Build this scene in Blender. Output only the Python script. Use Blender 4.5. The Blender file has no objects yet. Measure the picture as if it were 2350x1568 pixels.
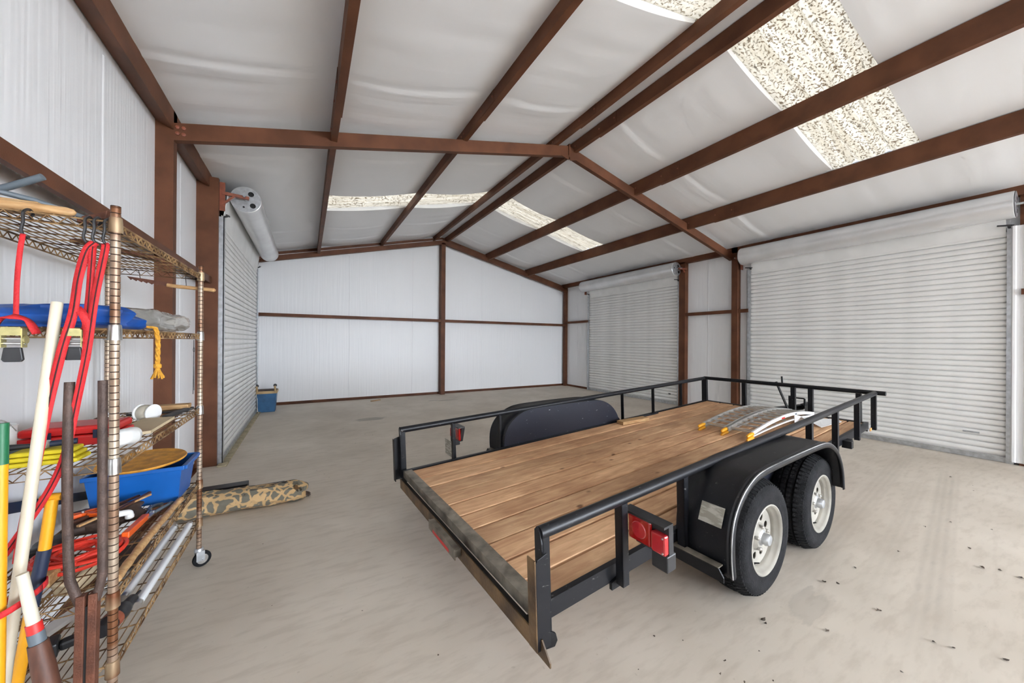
import bpy, bmesh, math, random
from mathutils import Vector, Matrix, noise
from math import sin, cos, pi, radians

# ------------------------------------------------------------------ camera, sky, light, exposure
SC = bpy.context.scene
C = SC.collection
FPX, YAW, PITCH, ROLL = 816.958, 0.52295, 0.00072, 0.00648
CAM = Vector((1.214, 0.229, 1.514))
_F = Vector((sin(YAW)*cos(PITCH), cos(YAW)*cos(PITCH), sin(PITCH)))
_R = Vector((cos(YAW), -sin(YAW), 0)); _U = _R.cross(_F)
_R, _U = cos(ROLL)*_R + sin(ROLL)*_U, cos(ROLL)*_U - sin(ROLL)*_R
cd = bpy.data.cameras.new('camera'); cam = bpy.data.objects.new('camera', cd); C.objects.link(cam)
cd.sensor_width = 36; cd.lens = FPX/2350*36; cd.clip_start = 0.05; cd.clip_end = 300
M = Matrix((_R, _U, -_F)).transposed().to_4x4(); M.translation = CAM
cam.matrix_world = M
SC.camera = cam
wd = bpy.data.worlds.new('overcast_sky'); SC.world = wd; wd.use_nodes = True
bgn = wd.node_tree.nodes['Background']
bgn.inputs['Color'].default_value = (0.87, 0.95, 1.06, 1); bgn.inputs['Strength'].default_value = 31
SC.view_settings.view_transform = 'Standard'; SC.view_settings.look = 'None'
SC.view_settings.gamma = 1; SC.view_settings.use_curve_mapping = False
SC.view_settings.exposure = 0.0
SC.cycles.max_bounces = 7; SC.cycles.diffuse_bounces = 5; SC.cycles.transmission_bounces = 8
SC.cycles.adaptive_threshold = .13; SC.cycles.adaptive_min_samples = 16; SC.cycles.sample_clamp_indirect = 6; SC.cycles.caustics_reflective = False; SC.cycles.caustics_refractive = False
def portal(name, loc, rot, sx, sy):          # daylight portal standing in an unseen daylight opening (guides the sky light, emits nothing)
    ld = bpy.data.lights.new(name, 'AREA'); ld.shape = 'RECTANGLE'; ld.size = sx; ld.size_y = sy
    ld.cycles.is_portal = True
    o = bpy.data.objects.new(name, ld); C.objects.link(o); o.location = loc; o.rotation_euler = rot
# unseen openings behind the camera, sized and placed to even out the daylight
OPR = (-9.2, -4.4, 3.39)     # right wall: y0, y1, height
OPF = (4.6, 8.9, 3.39)        # front wall: x0, x1, height
YF = -9.5                     # front wall, set far back to even out the daylight
portal('opening_portal', (9.13, (OPR[0]+OPR[1])/2, OPR[2]/2), (0, radians(90), 0), OPR[2], OPR[1]-OPR[0])
portal('opening_portal', ((OPF[0]+OPF[1])/2, YF-0.08, OPF[2]/2), (radians(90), 0, 0), OPF[1]-OPF[0], OPF[2])

# ------------------------------------------------------------------ helpers
RNG = random.Random(7)
class MB:
    def __init__(s): s.V = []; s.F = []
    def add(s, vs, fs):
        k = len(s.V); s.V += [tuple(v) for v in vs]; s.F += [tuple(i+k for i in f) for f in fs]; return s
    def box(s, x0, x1, y0, y1, z0, z1):
        return s.add([(x0,y0,z0),(x1,y0,z0),(x1,y1,z0),(x0,y1,z0),(x0,y0,z1),(x1,y0,z1),(x1,y1,z1),(x0,y1,z1)],
                     [(0,3,2,1),(4,5,6,7),(0,1,5,4),(1,2,6,5),(2,3,7,6),(3,0,4,7)])
    def obox(s, c, ax, ay, az):
        c, ax, ay, az = Vector(c), Vector(ax), Vector(ay), Vector(az)
        return s.add([c-ax-ay-az,c+ax-ay-az,c+ax+ay-az,c-ax+ay-az,c-ax-ay+az,c+ax-ay+az,c+ax+ay+az,c-ax+ay+az],
                     [(0,3,2,1),(4,5,6,7),(0,1,5,4),(1,2,6,5),(2,3,7,6),(3,0,4,7)])
    def bar(s, a, b, w, h, up=(0,0,1)):
        a, b = Vector(a), Vector(b); d = (b-a); L = d.length; d.normalize(); up = Vector(up)
        sd = d.cross(up)
        if sd.length < 1e-4: sd = d.cross(Vector((1,0,0)))
        sd.normalize(); u = sd.cross(d)
        return s.obox((a+b)/2, d*L/2, sd*w/2, u*h/2)
    def tube(s, pts, r, n=8, cap=True, closed=False):
        pts = [Vector(p) for p in pts]; m = len(pts)
        rs = r if isinstance(r, (list, tuple)) else [r]*m
        k = len(s.V); t0 = None; u = None
        for i, p in enumerate(pts):
            if closed: t = pts[(i+1) % m]-pts[i-1]
            else: t = pts[min(i+1, m-1)]-pts[max(i-1, 0)]
            t = t.normalized() if t.length > 1e-9 else Vector((0,0,1))
            if u is None:
                u = t.cross(Vector((0,0,1)));  u = t.cross(Vector((1,0,0))) if u.length < .1 else u
            u = (u - t*u.dot(t)).normalized(); v = t.cross(u)
            for j in range(n):
                a = 2*pi*j/n; s.V.append(tuple(p + (u*cos(a)+v*sin(a))*rs[i]))
        for i in range(m if closed else m-1):
            for j in range(n):
                i2 = (i+1) % m
                s.F.append((k+i*n+j, k+i*n+(j+1) % n, k+i2*n+(j+1) % n, k+i2*n+j))
        if cap and not closed:
            s.F.append(tuple(k+j for j in reversed(range(n)))); s.F.append(tuple(k+(m-1)*n+j for j in range(n)))
        return s
    def prism(s, poly, f0, f1):
        """poly: 2-D outline; f0, f1 map a 2-D point to the two end faces."""
        n = len(poly); k = len(s.V)
        s.V += [tuple(f0(*p)) for p in poly] + [tuple(f1(*p)) for p in poly]
        s.F.append(tuple(k+i for i in reversed(range(n)))); s.F.append(tuple(k+n+i for i in range(n)))
        for i in range(n): s.F.append((k+i, k+(i+1) % n, k+n+(i+1) % n, k+n+i))
        return s
    def lathe(s, prof, o, d, n=24, closed=False, caps=False):
        """prof: (radius, height along d)"""
        o, d = Vector(o), Vector(d).normalized()
        u = d.cross(Vector((0,0,1)));  u = Vector((1,0,0)) if u.length < .1 else u
        u.normalize(); v = d.cross(u); k = len(s.V); m = len(prof)
        for r, h in prof:
            for j in range(n):
                a = 2*pi*j/n; s.V.append(tuple(o + d*h + (u*cos(a)+v*sin(a))*r))
        for i in range(m if closed else m-1):
            for j in range(n):
                i2 = (i+1) % m
                s.F.append((k+i*n+j, k+i*n+(j+1) % n, k+i2*n+(j+1) % n, k+i2*n+j))
        if caps:
            s.F.append(tuple(k+j for j in reversed(range(n)))); s.F.append(tuple(k+(m-1)*n+j for j in range(n)))
        return s
    def grid(s, f, nu, nv, closed_u=False):
        k = len(s.V)
        for i in range(nu+1):
            for j in range(nv+1): s.V.append(tuple(f(i/nu, j/nv)))
        for i in range(nu):
            for j in range(nv): s.F.append((k+i*(nv+1)+j, k+(i+1)*(nv+1)+j, k+(i+1)*(nv+1)+j+1, k+i*(nv+1)+j+1))
        return s
    def mesh(s, name, m, smooth=True):
        me = bpy.data.meshes.new(name); me.from_pydata(s.V, [], s.F); me.validate()
        b = bmesh.new(); b.from_mesh(me); bmesh.ops.recalc_face_normals(b, faces=b.faces); b.to_mesh(me); b.free()
        if m: me.materials.append(m)
        if smooth:
            me.polygons.foreach_set('use_smooth', [True]*len(me.polygons)); me.set_sharp_from_angle(angle=radians(38))
        return me
    def build(s, name, m, parent=None, smooth=True, bevel=0, loc=None, solid=0):
        o = bpy.data.objects.new(name, s.mesh(name, m, smooth)); C.objects.link(o)
        if parent: o.parent = parent
        if loc is not None: o.location = loc
        if solid:
            md = o.modifiers.new('thickness', 'SOLIDIFY'); md.thickness = solid; md.offset = 0
        if bevel:
            md = o.modifiers.new('edge', 'BEVEL'); md.width = bevel; md.segments = 2; md.limit_method = 'ANGLE'; md.angle_limit = radians(40)
            md.use_clamp_overlap = True
        return o
def mk(f):
    b = MB(); f(b); return b
def share(name, me, parent=None, loc=None, rot=None, scale=None):
    o = bpy.data.objects.new(name, me); C.objects.link(o)
    if parent: o.parent = parent
    if loc is not None: o.location = loc
    if rot is not None: o.rotation_euler = rot
    if scale is not None: o.scale = scale
    return o
def tag(o, label, cat=None, group=None, kind=None):
    o['label'] = label
    if cat: o['category'] = cat
    if group: o['group'] = group
    if kind: o['kind'] = kind
    return o
def thing(name, label, cat, loc=(0,0,0), mat4=None, group=None, kind=None):
    o = bpy.data.objects.new(name, None); C.objects.link(o); o.empty_display_size = .1
    if mat4 is not None: o.matrix_world = mat4
    else: o.location = loc
    return tag(o, label, cat, group, kind)
def bez(pts, n=8):
    """Catmull-Rom through pts"""
    P = [Vector(p) for p in pts]; P = [2*P[0]-P[1]] + P + [2*P[-1]-P[-2]]; out = []
    for i in range(1, len(P)-2):
        for k in range(n):
            t = k/n; a, b, c, d = P[i-1], P[i], P[i+1], P[i+2]
            out.append(.5*((2*b)+(c-a)*t+(2*a-5*b+4*c-d)*t*t+(3*b-a-3*c+d)*t**3))
    return out + [P[-2]]

# ------------------------------------------------------------------ materials (all procedural)
KTONE = .82
def srgb(r, g, b):
    f = lambda c: (c/255/12.92) if c/255 <= .04045 else ((c/255+.055)/1.055)**2.4
    return tuple(min(.92, KTONE*f(c)) for c in (r, g, b))     # photo colour back to reflectance (walls read 190 for .88)
def mat(name, col, rough=.5, metal=0, var=0, scale=6, col2=None, bump=0, bscale=60, stretch=None, spec=.5, coat=0, lo=.35, hi=.65, detail=3):
    m = bpy.data.materials.new(name); m.use_nodes = True; nt = m.node_tree; N, L = nt.nodes, nt.links
    p = N['Principled BSDF']; p.inputs['Roughness'].default_value = rough; p.inputs['Metallic'].default_value = metal
    p.inputs['Specular IOR Level'].default_value = spec; p.inputs['Coat Weight'].default_value = coat
    tc = N.new('ShaderNodeTexCoord'); mp = N.new('ShaderNodeMapping'); L.new(tc.outputs['Object'], mp.inputs['Vector'])
    if stretch: mp.inputs['Scale'].default_value = stretch
    if var or col2:
        nz = N.new('ShaderNodeTexNoise'); nz.inputs['Scale'].default_value = scale; nz.inputs['Detail'].default_value = detail
        L.new(mp.outputs['Vector'], nz.inputs['Vector'])
        rp = N.new('ShaderNodeValToRGB'); e = rp.color_ramp.elements
        e[0].position, e[1].position = lo, hi
        a = tuple(max(0, c*(1-var)) for c in col); b = col2 if col2 else tuple(min(1, c*(1+var)) for c in col)
        e[0].color = (*a, 1); e[1].color = (*b, 1)
        L.new(nz.outputs['Fac'], rp.inputs['Fac']); L.new(rp.outputs['Color'], p.inputs['Base Color'])
    else: p.inputs['Base Color'].default_value = (*col, 1)
    if bump:
        n2 = N.new('ShaderNodeTexNoise'); n2.inputs['Scale'].default_value = bscale; n2.inputs['Detail'].default_value = 1.5
        L.new(mp.outputs['Vector'], n2.inputs['Vector'])
        bp = N.new('ShaderNodeBump'); bp.inputs['Strength'].default_value = bump; bp.inputs['Distance'].default_value = .02
        L.new(n2.outputs['Fac'], bp.inputs['Height']); L.new(bp.outputs['Normal'], p.inputs['Normal'])
    return m
def nodes_of(m): return m.node_tree.nodes, m.node_tree.links
MT = {}
MT['liner'] = mat('white_vinyl_liner', (.875,.877,.885), .42, bump=.22, bscale=3.0, stretch=(9,9,.30), spec=.35)
MT['roofliner'] = mat('white_vinyl_roof_liner', (.875,.877,.885), .42, bump=.10, bscale=3.0, stretch=(.5,7,.5), spec=.35)
MT['steel'] = mat('red_oxide_steel', (.112,.043,.021), .55, var=.2, scale=4, spec=.22, bump=.04, bscale=120)
MT['bracket'] = mat('red_oxide_bracket', (.22,.06,.03), .5, var=.2, scale=12)
MT['door'] = mat('white_roll_up_sheet', (.84,.835,.815), .38, var=.06, scale=2.5, spec=.4)
MT['drum'] = mat('grey_white_drum_sheet', (.74,.745,.75), .26, .35, var=.05, scale=3, spec=.5)
MT['galv'] = mat('galvanised_steel', (.52,.54,.56), .35, .75, var=.15, scale=20)
MT['black'] = mat('worn_black_paint', (.006,.0065,.008), .42, var=.4, scale=9, spec=.28, bump=.05, bscale=90)
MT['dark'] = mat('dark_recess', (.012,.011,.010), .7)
MT['rubber'] = mat('tyre_rubber', (.011,.011,.012), .85, spec=.18, var=.35, scale=16, bump=.25, bscale=140)
MT['rim'] = mat('cream_steel_wheel', (.31,.29,.25), .45, var=.12, scale=9)
MT['chrome'] = mat('dull_chrome', (.55,.54,.52), .28, .9, var=.15, scale=30)
MT['red_lens'] = mat('red_lens', (.32,.005,.005), .14, spec=.7, coat=.6)
MT['red_lens2'] = mat('pinkish_red_lens', (.42,.02,.025), .16, spec=.7, coat=.6)
MT['amber'] = mat('amber_lens', (.75,.35,.10), .25)
MT['rust_wire'] = mat('rusty_shelf_wire', srgb(120,78,42), .55, .3, var=.5, scale=14, col2=srgb(186,150,104))
MT['rust_post'] = mat('rusty_chrome_post', srgb(116,70,42), .42, .55, scale=5, col2=srgb(196,172,138), lo=.40, hi=.62)
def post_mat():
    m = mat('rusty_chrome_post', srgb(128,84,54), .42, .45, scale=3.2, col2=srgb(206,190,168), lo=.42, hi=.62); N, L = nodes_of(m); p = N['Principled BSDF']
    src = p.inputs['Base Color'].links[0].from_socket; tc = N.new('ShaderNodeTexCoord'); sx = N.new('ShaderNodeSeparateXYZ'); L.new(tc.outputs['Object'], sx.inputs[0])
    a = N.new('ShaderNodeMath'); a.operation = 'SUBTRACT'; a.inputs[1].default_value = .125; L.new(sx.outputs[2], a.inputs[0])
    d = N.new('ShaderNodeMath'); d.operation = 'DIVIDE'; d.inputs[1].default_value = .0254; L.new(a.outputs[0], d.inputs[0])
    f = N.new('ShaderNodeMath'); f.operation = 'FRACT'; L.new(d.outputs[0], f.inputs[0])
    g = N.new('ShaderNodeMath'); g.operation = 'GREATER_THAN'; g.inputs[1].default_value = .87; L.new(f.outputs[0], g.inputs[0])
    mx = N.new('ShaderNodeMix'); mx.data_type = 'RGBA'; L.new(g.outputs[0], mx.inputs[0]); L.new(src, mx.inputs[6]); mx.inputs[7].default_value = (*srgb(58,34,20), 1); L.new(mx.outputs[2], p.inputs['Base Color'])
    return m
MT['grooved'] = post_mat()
MT['alu'] = mat('ramp_aluminium', (.62,.62,.60), .35, .7, var=.12, scale=14)
MT['alu_white'] = mat('bright_ramp_side', (.80,.80,.80), .35, .1)
MT['yellow'] = mat('yellow_plastic', srgb(240,168,22), .4, var=.08)
MT['wood_raw'] = mat('raw_board', srgb(176,132,84), .65, col2=srgb(204,166,116), scale=7, stretch=(2,14,14))
MT['handle'] = mat('wooden_handle', srgb(176,128,78), .5, col2=srgb(208,168,118), scale=6, stretch=(3,12,12))
MT['pvc'] = mat('aged_pvc', srgb(226,216,192), .4, var=.1, scale=6)
MT['rustpipe'] = mat('brown_rusty_pipe', srgb(84,66,58), .6, .2, var=.28, scale=18, bump=.15, bscale=160)
MT['rustbar'] = mat('rusty_bar', srgb(104,62,44), .6, .2, var=.25, scale=18, bump=.15, bscale=160)
MT['redweb'] = mat('red_webbing', srgb(205,32,38), .7, var=.12, scale=30, bump=.2, bscale=220)
MT['blackweb'] = mat('dark_stripe_webbing', srgb(60,12,14), .75)
MT['buckle'] = mat('zinc_buckle', srgb(196,186,130), .32, .7, var=.2, scale=30)
MT['blk'] = mat('black_plastic', (.018,.018,.020), .42, var=.25, scale=18)
MT['grey'] = mat('grey_paint', srgb(98,108,116), .5, var=.15)
MT['blue'] = mat('blue_tarp', srgb(20,84,172), .42, var=.25, scale=8, spec=.5)
MT['bin'] = mat('blue_bin_plastic', srgb(22,96,178), .32, var=.10, scale=4)
MT['tub'] = mat('faded_blue_tub', srgb(52,104,148), .45, var=.18, scale=6)
MT['tan'] = mat('tan_plastic', srgb(196,166,120), .5, var=.15)
MT['orange'] = mat('orange_plastic', srgb(240,96,24), .4, var=.08)
MT['redplastic'] = mat('red_plastic', srgb(206,26,24), .38, var=.1)
MT['cordred'] = mat('red_orange_cord', srgb(228,58,40), .45, var=.1)
MT['straw'] = mat('ochre_straw', srgb(214,150,52), .6, var=.25, scale=20, bump=.15)
MT['rope'] = mat('yellow_rope', srgb(222,160,50), .8, var=.25, scale=60, bump=.4, bscale=120)
MT['white'] = mat('white_plastic', (.78,.78,.76), .4, var=.05)
MT['tubeglass'] = mat('frosted_tube', (.80,.82,.84), .22, coat=.4)
MT['navy'] = mat('navy_grip', srgb(28,40,66), .45)
MT['green'] = mat('green_cap', srgb(30,110,70), .45)
MT['redband'] = mat('red_band', srgb(214,44,40), .45)
MT['brownwood'] = mat('dark_brown_handle', srgb(88,52,36), .55, var=.25, scale=8, stretch=(10,10,2))
MT['cream'] = mat('cream_paint', srgb(222,214,194), .5, var=.12, scale=10)
MT['yellowweb'] = mat('yellow_webbing', srgb(236,214,32), .65, var=.1, scale=30)
MT['leather'] = mat('dark_leather', srgb(70,52,42), .65, var=.35, scale=10, bump=.2, bscale=40)
MT['card'] = mat('tan_cardboard', srgb(206,186,152), .75, var=.1)
MT['leaf'] = mat('dry_leaf', srgb(86,74,62), .8, var=.3)
MT['ground'] = mat('pale_gravel', (.58,.56,.52), .9, var=.2, scale=4)
def plate_mat():
    m = mat('weathered_plate', srgb(168,164,150), .5, .3, col2=srgb(206,204,194), scale=26, lo=.45, hi=.55, stretch=(1,.5,2))
    return m
MT['plate'] = plate_mat()
def bag_mat():
    m = bpy.data.materials.new('clear_plastic_bag'); m.use_nodes = True; p = m.node_tree.nodes['Principled BSDF']
    p.inputs['Base Color'].default_value = (.80,.77,.70,1); p.inputs['Roughness'].default_value = .16
    p.inputs['Transmission Weight'].default_value = .75; p.inputs['IOR'].default_value = 1.2; p.inputs['Coat Weight'].default_value = .4
    return m
MT['bag'] = bag_mat()
KTONE = 1.42
def wood_mat():
    m = bpy.data.materials.new('deck_pine'); m.use_nodes = True; N, L = nodes_of(m); p = N['Principled BSDF']
    p.inputs['Roughness'].default_value = .62; p.inputs['Specular IOR Level'].default_value = .3
    tc = N.new('ShaderNodeTexCoord'); oi = N.new('ShaderNodeObjectInfo')
    off = N.new('ShaderNodeVectorMath'); off.operation = 'SCALE'; off.inputs[0].default_value = (37, 19, 11); L.new(oi.outputs['Random'], off.inputs['Scale'])
    ad = N.new('ShaderNodeVectorMath'); ad.operation = 'ADD'; L.new(tc.outputs['Object'], ad.inputs[0]); L.new(off.outputs[0], ad.inputs[1])
    mp = N.new('ShaderNodeMapping'); mp.inputs['Scale'].default_value = (1.3, 9, 6); L.new(ad.outputs[0], mp.inputs['Vector'])
    g = N.new('ShaderNodeTexNoise'); g.inputs['Scale'].default_value = 3.2; g.inputs['Detail'].default_value = 5; g.inputs['Distortion'].default_value = .8; L.new(mp.outputs[0], g.inputs['Vector'])
    r1 = N.new('ShaderNodeValToRGB'); e = r1.color_ramp.elements; e[0].position = .28; e[1].position = .74
    e[0].color = (*srgb(168,128,96), 1); e[1].color = (*srgb(206,170,132), 1); L.new(g.outputs['Fac'], r1.inputs['Fac'])
    # board to board tint
    hs = N.new('ShaderNodeHueSaturation'); mr = N.new('ShaderNodeMapRange'); mr.inputs['To Min'].default_value = .74; mr.inputs['To Max'].default_value = 1.12
    L.new(oi.outputs['Random'], mr.inputs['Value']); L.new(mr.outputs[0], hs.inputs['Value']); L.new(r1.outputs[0], hs.inputs['Color'])
    # knots and dirt blotches
    mk_ = N.new('ShaderNodeMapping'); mk_.inputs['Scale'].default_value = (2.6, 4.6, 3); L.new(ad.outputs[0], mk_.inputs['Vector'])
    vo = N.new('ShaderNodeTexVoronoi'); vo.inputs['Scale'].default_value = 1.0; L.new(mk_.outputs[0], vo.inputs['Vector'])
    rk = N.new('ShaderNodeValToRGB'); rk.color_ramp.elements[0].position = .04; rk.color_ramp.elements[1].position = .09
    rk.color_ramp.elements[0].color = (.22,.15,.11,1); rk.color_ramp.elements[1].color = (1,1,1,1); L.new(vo.outputs['Distance'], rk.inputs['Fac'])
    mx = N.new('ShaderNodeMix'); mx.data_type = 'RGBA'; mx.blend_type = 'MULTIPLY'; mx.inputs[0].default_value = .85
    L.new(hs.outputs[0], mx.inputs[6]); L.new(rk.outputs[0], mx.inputs[7])
    dz = N.new('ShaderNodeTexNoise'); dz.inputs['Scale'].default_value = 1.6; dz.inputs['Detail'].default_value = 7; L.new(ad.outputs[0], dz.inputs['Vector'])
    rd = N.new('ShaderNodeValToRGB'); rd.color_ramp.elements[0].position = .36; rd.color_ramp.elements[1].position = .60
    rd.color_ramp.elements[0].color = (.62,.55,.52,1); rd.color_ramp.elements[1].color = (1,1,1,1); L.new(dz.outputs['Fac'], rd.inputs['Fac'])
    m2 = N.new('ShaderNodeMix'); m2.data_type = 'RGBA'; m2.blend_type = 'MULTIPLY'; m2.inputs[0].default_value = .8
    L.new(mx.outputs[2], m2.inputs[6]); L.new(rd.outputs[0], m2.inputs[7]); L.new(m2.outputs[2], p.inputs['Base Color'])
    bp = N.new('ShaderNodeBump'); bp.inputs['Strength'].default_value = .25; bp.inputs['Distance'].default_value = .004; L.new(g.outputs['Fac'], bp.inputs['Height']); L.new(bp.outputs[0], p.inputs['Normal'])
    return m
MT['deck'] = wood_mat()
KTONE = .82
def worn_black():
    """black paint with scuffs and chips"""
    m = mat('scuffed_black_paint', (.007,.0075,.010), .40, spec=.32); N, L = nodes_of(m); p = N['Principled BSDF']
    tc = N.new('ShaderNodeTexCoord'); mp = N.new('ShaderNodeMapping'); mp.inputs['Scale'].default_value = (1.2, 3, 4); L.new(tc.outputs['Object'], mp.inputs['Vector'])
    nz = N.new('ShaderNodeTexNoise'); nz.inputs['Scale'].default_value = 14; nz.inputs['Detail'].default_value = 6; nz.inputs['Roughness'].default_value = .75; L.new(mp.outputs[0], nz.inputs['Vector'])
    rp = N.new('ShaderNodeValToRGB'); e = rp.color_ramp.elements; e[0].position = .63; e[0].color = (.007,.0075,.010,1); e[1].position = .72; e[1].color = (.20,.19,.18,1)
    L.new(nz.outputs['Fac'], rp.inputs['Fac']); L.new(rp.outputs[0], p.inputs['Base Color'])
    return m
MT['scuff'] = worn_black()
def rusty_sill():
    return mat('worn_sill_steel', srgb(74,66,56), .5, .15, col2=srgb(150,142,128), scale=9, lo=.28, hi=.62, bump=.1, bscale=80)
MT['sill'] = rusty_sill()
MT['brownsill'] = mat('brown_dirty_steel', srgb(84,62,40), .5, .1, var=.3, scale=8, col2=srgb(124,96,62), bump=.1)
def camo_mat():
    m = bpy.data.materials.new('camouflage_cloth'); m.use_nodes = True; N, L = nodes_of(m); p = N['Principled BSDF']; p.inputs['Roughness'].default_value = .85
    tc = N.new('ShaderNodeTexCoord'); mp = N.new('ShaderNodeMapping'); L.new(tc.outputs['Object'], mp.inputs['Vector'])
    n0 = N.new('ShaderNodeTexNoise'); n0.inputs['Scale'].default_value = 8; L.new(mp.outputs[0], n0.inputs['Vector'])
    mxv = N.new('ShaderNodeMix'); mxv.data_type = 'RGBA'; mxv.inputs[0].default_value = .12; L.new(mp.outputs[0], mxv.inputs[6]); L.new(n0.outputs['Color'], mxv.inputs[7])
    vo = N.new('ShaderNodeTexVoronoi'); vo.feature = 'DISTANCE_TO_EDGE'; vo.inputs['Scale'].default_value = 13; L.new(mxv.outputs[2], vo.inputs['Vector'])
    r = N.new('ShaderNodeValToRGB'); e = r.color_ramp.elements; e[0].position = .09; e[0].color = (*srgb(176,146,104), 1); e[1].position = .14; e[1].color = (*srgb(100,96,84), 1)
    L.new(vo.outputs['Distance'], r.inputs['Fac'])
    v2 = N.new('ShaderNodeTexNoise'); v2.inputs['Scale'].default_value = 6.5; v2.inputs['Detail'].default_value = 3; L.new(mp.outputs[0], v2.inputs['Vector'])
    r2 = N.new('ShaderNodeValToRGB'); r2.color_ramp.interpolation = 'CONSTANT'; e = r2.color_ramp.elements; e[0].position = 0; e[0].color = (.25,.2,.14,1); e[1].position = .38; e[1].color = (1,1,1,1)
    L.new(v2.outputs['Fac'], r2.inputs['Fac'])
    mx = N.new('ShaderNodeMix'); mx.data_type = 'RGBA'; mx.blend_type = 'MULTIPLY'; mx.inputs[0].default_value = 1; L.new(r.outputs[0], mx.inputs[6]); L.new(r2.outputs[0], mx.inputs[7])
    L.new(mx.outputs[2], p.inputs['Base Color'])
    return m
KTONE = 1.25
MT['camo'] = camo_mat()
KTONE = .82
def skylight_mat():
    """weathered fibreglass: lets daylight through, dirt and moss specks outside"""
    m = bpy.data.materials.new('weathered_fibreglass'); m.use_nodes = True; N, L = nodes_of(m)
    for n in list(N):
        if n.type != 'OUTPUT_MATERIAL': N.remove(n)
    out = [n for n in N if n.type == 'OUTPUT_MATERIAL'][0]
    tc = N.new('ShaderNodeTexCoord')
    def speck(sc, stretch, lo, hi, det=4, rough=.6):
        mp = N.new('ShaderNodeMapping'); mp.inputs['Scale'].default_value = stretch; L.new(tc.outputs['Object'], mp.inputs['Vector'])
        nz = N.new('ShaderNodeTexNoise'); nz.inputs['Scale'].default_value = sc; nz.inputs['Detail'].default_value = det; nz.inputs['Roughness'].default_value = rough
        L.new(mp.outputs[0], nz.inputs['Vector'])
        r = N.new('ShaderNodeValToRGB'); r.color_ramp.elements[0].position = lo; r.color_ramp.elements[1].position = hi; L.new(nz.outputs['Fac'], r.inputs['Fac']); return r
    a = speck(40, (1, 1.15, 1), .40, .47, 2, .6); a.color_ramp.elements[0].color = (.14,.095,.055,1)
    b = speck(3.0, (.35, 5, 1), .36, .60, 3); b.color_ramp.elements[0].color = (.62,.58,.50,1)
    c = speck(8, (1.2, 3.2, 1), .33, .36, 2); c.color_ramp.elements[0].color = (.06,.045,.025,1)
    def mul(x, y, f):
        mx = N.new('ShaderNodeMix'); mx.data_type = 'RGBA'; mx.blend_type = 'MULTIPLY'; mx.inputs[0].default_value = f; L.new(x, mx.inputs[6]); L.new(y, mx.inputs[7]); return mx.outputs[2]
    col = mul(mul(a.outputs[0], b.outputs[0], .7), c.outputs[0], .75)
    base = N.new('ShaderNodeMix'); base.data_type = 'RGBA'; base.blend_type = 'MULTIPLY'; base.inputs[0].default_value = 1; base.inputs[7].default_value = (SKY_T, SKY_T*.89, SKY_T*.72, 1)
    L.new(col, base.inputs[6])
    t = N.new('ShaderNodeBsdfTranslucent'); L.new(base.outputs[2], t.inputs['Color'])
    d = N.new('ShaderNodeBsdfDiffuse'); d.inputs['Color'].default_value = (.25,.24,.21,1)
    ad = N.new('ShaderNodeAddShader'); L.new(t.outputs[0], ad.inputs[0]); L.new(d.outputs[0], ad.inputs[1]); L.new(ad.outputs[0], out.inputs['Surface'])
    return m
SKY_T = .042
MT['skylight'] = skylight_mat()
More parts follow.
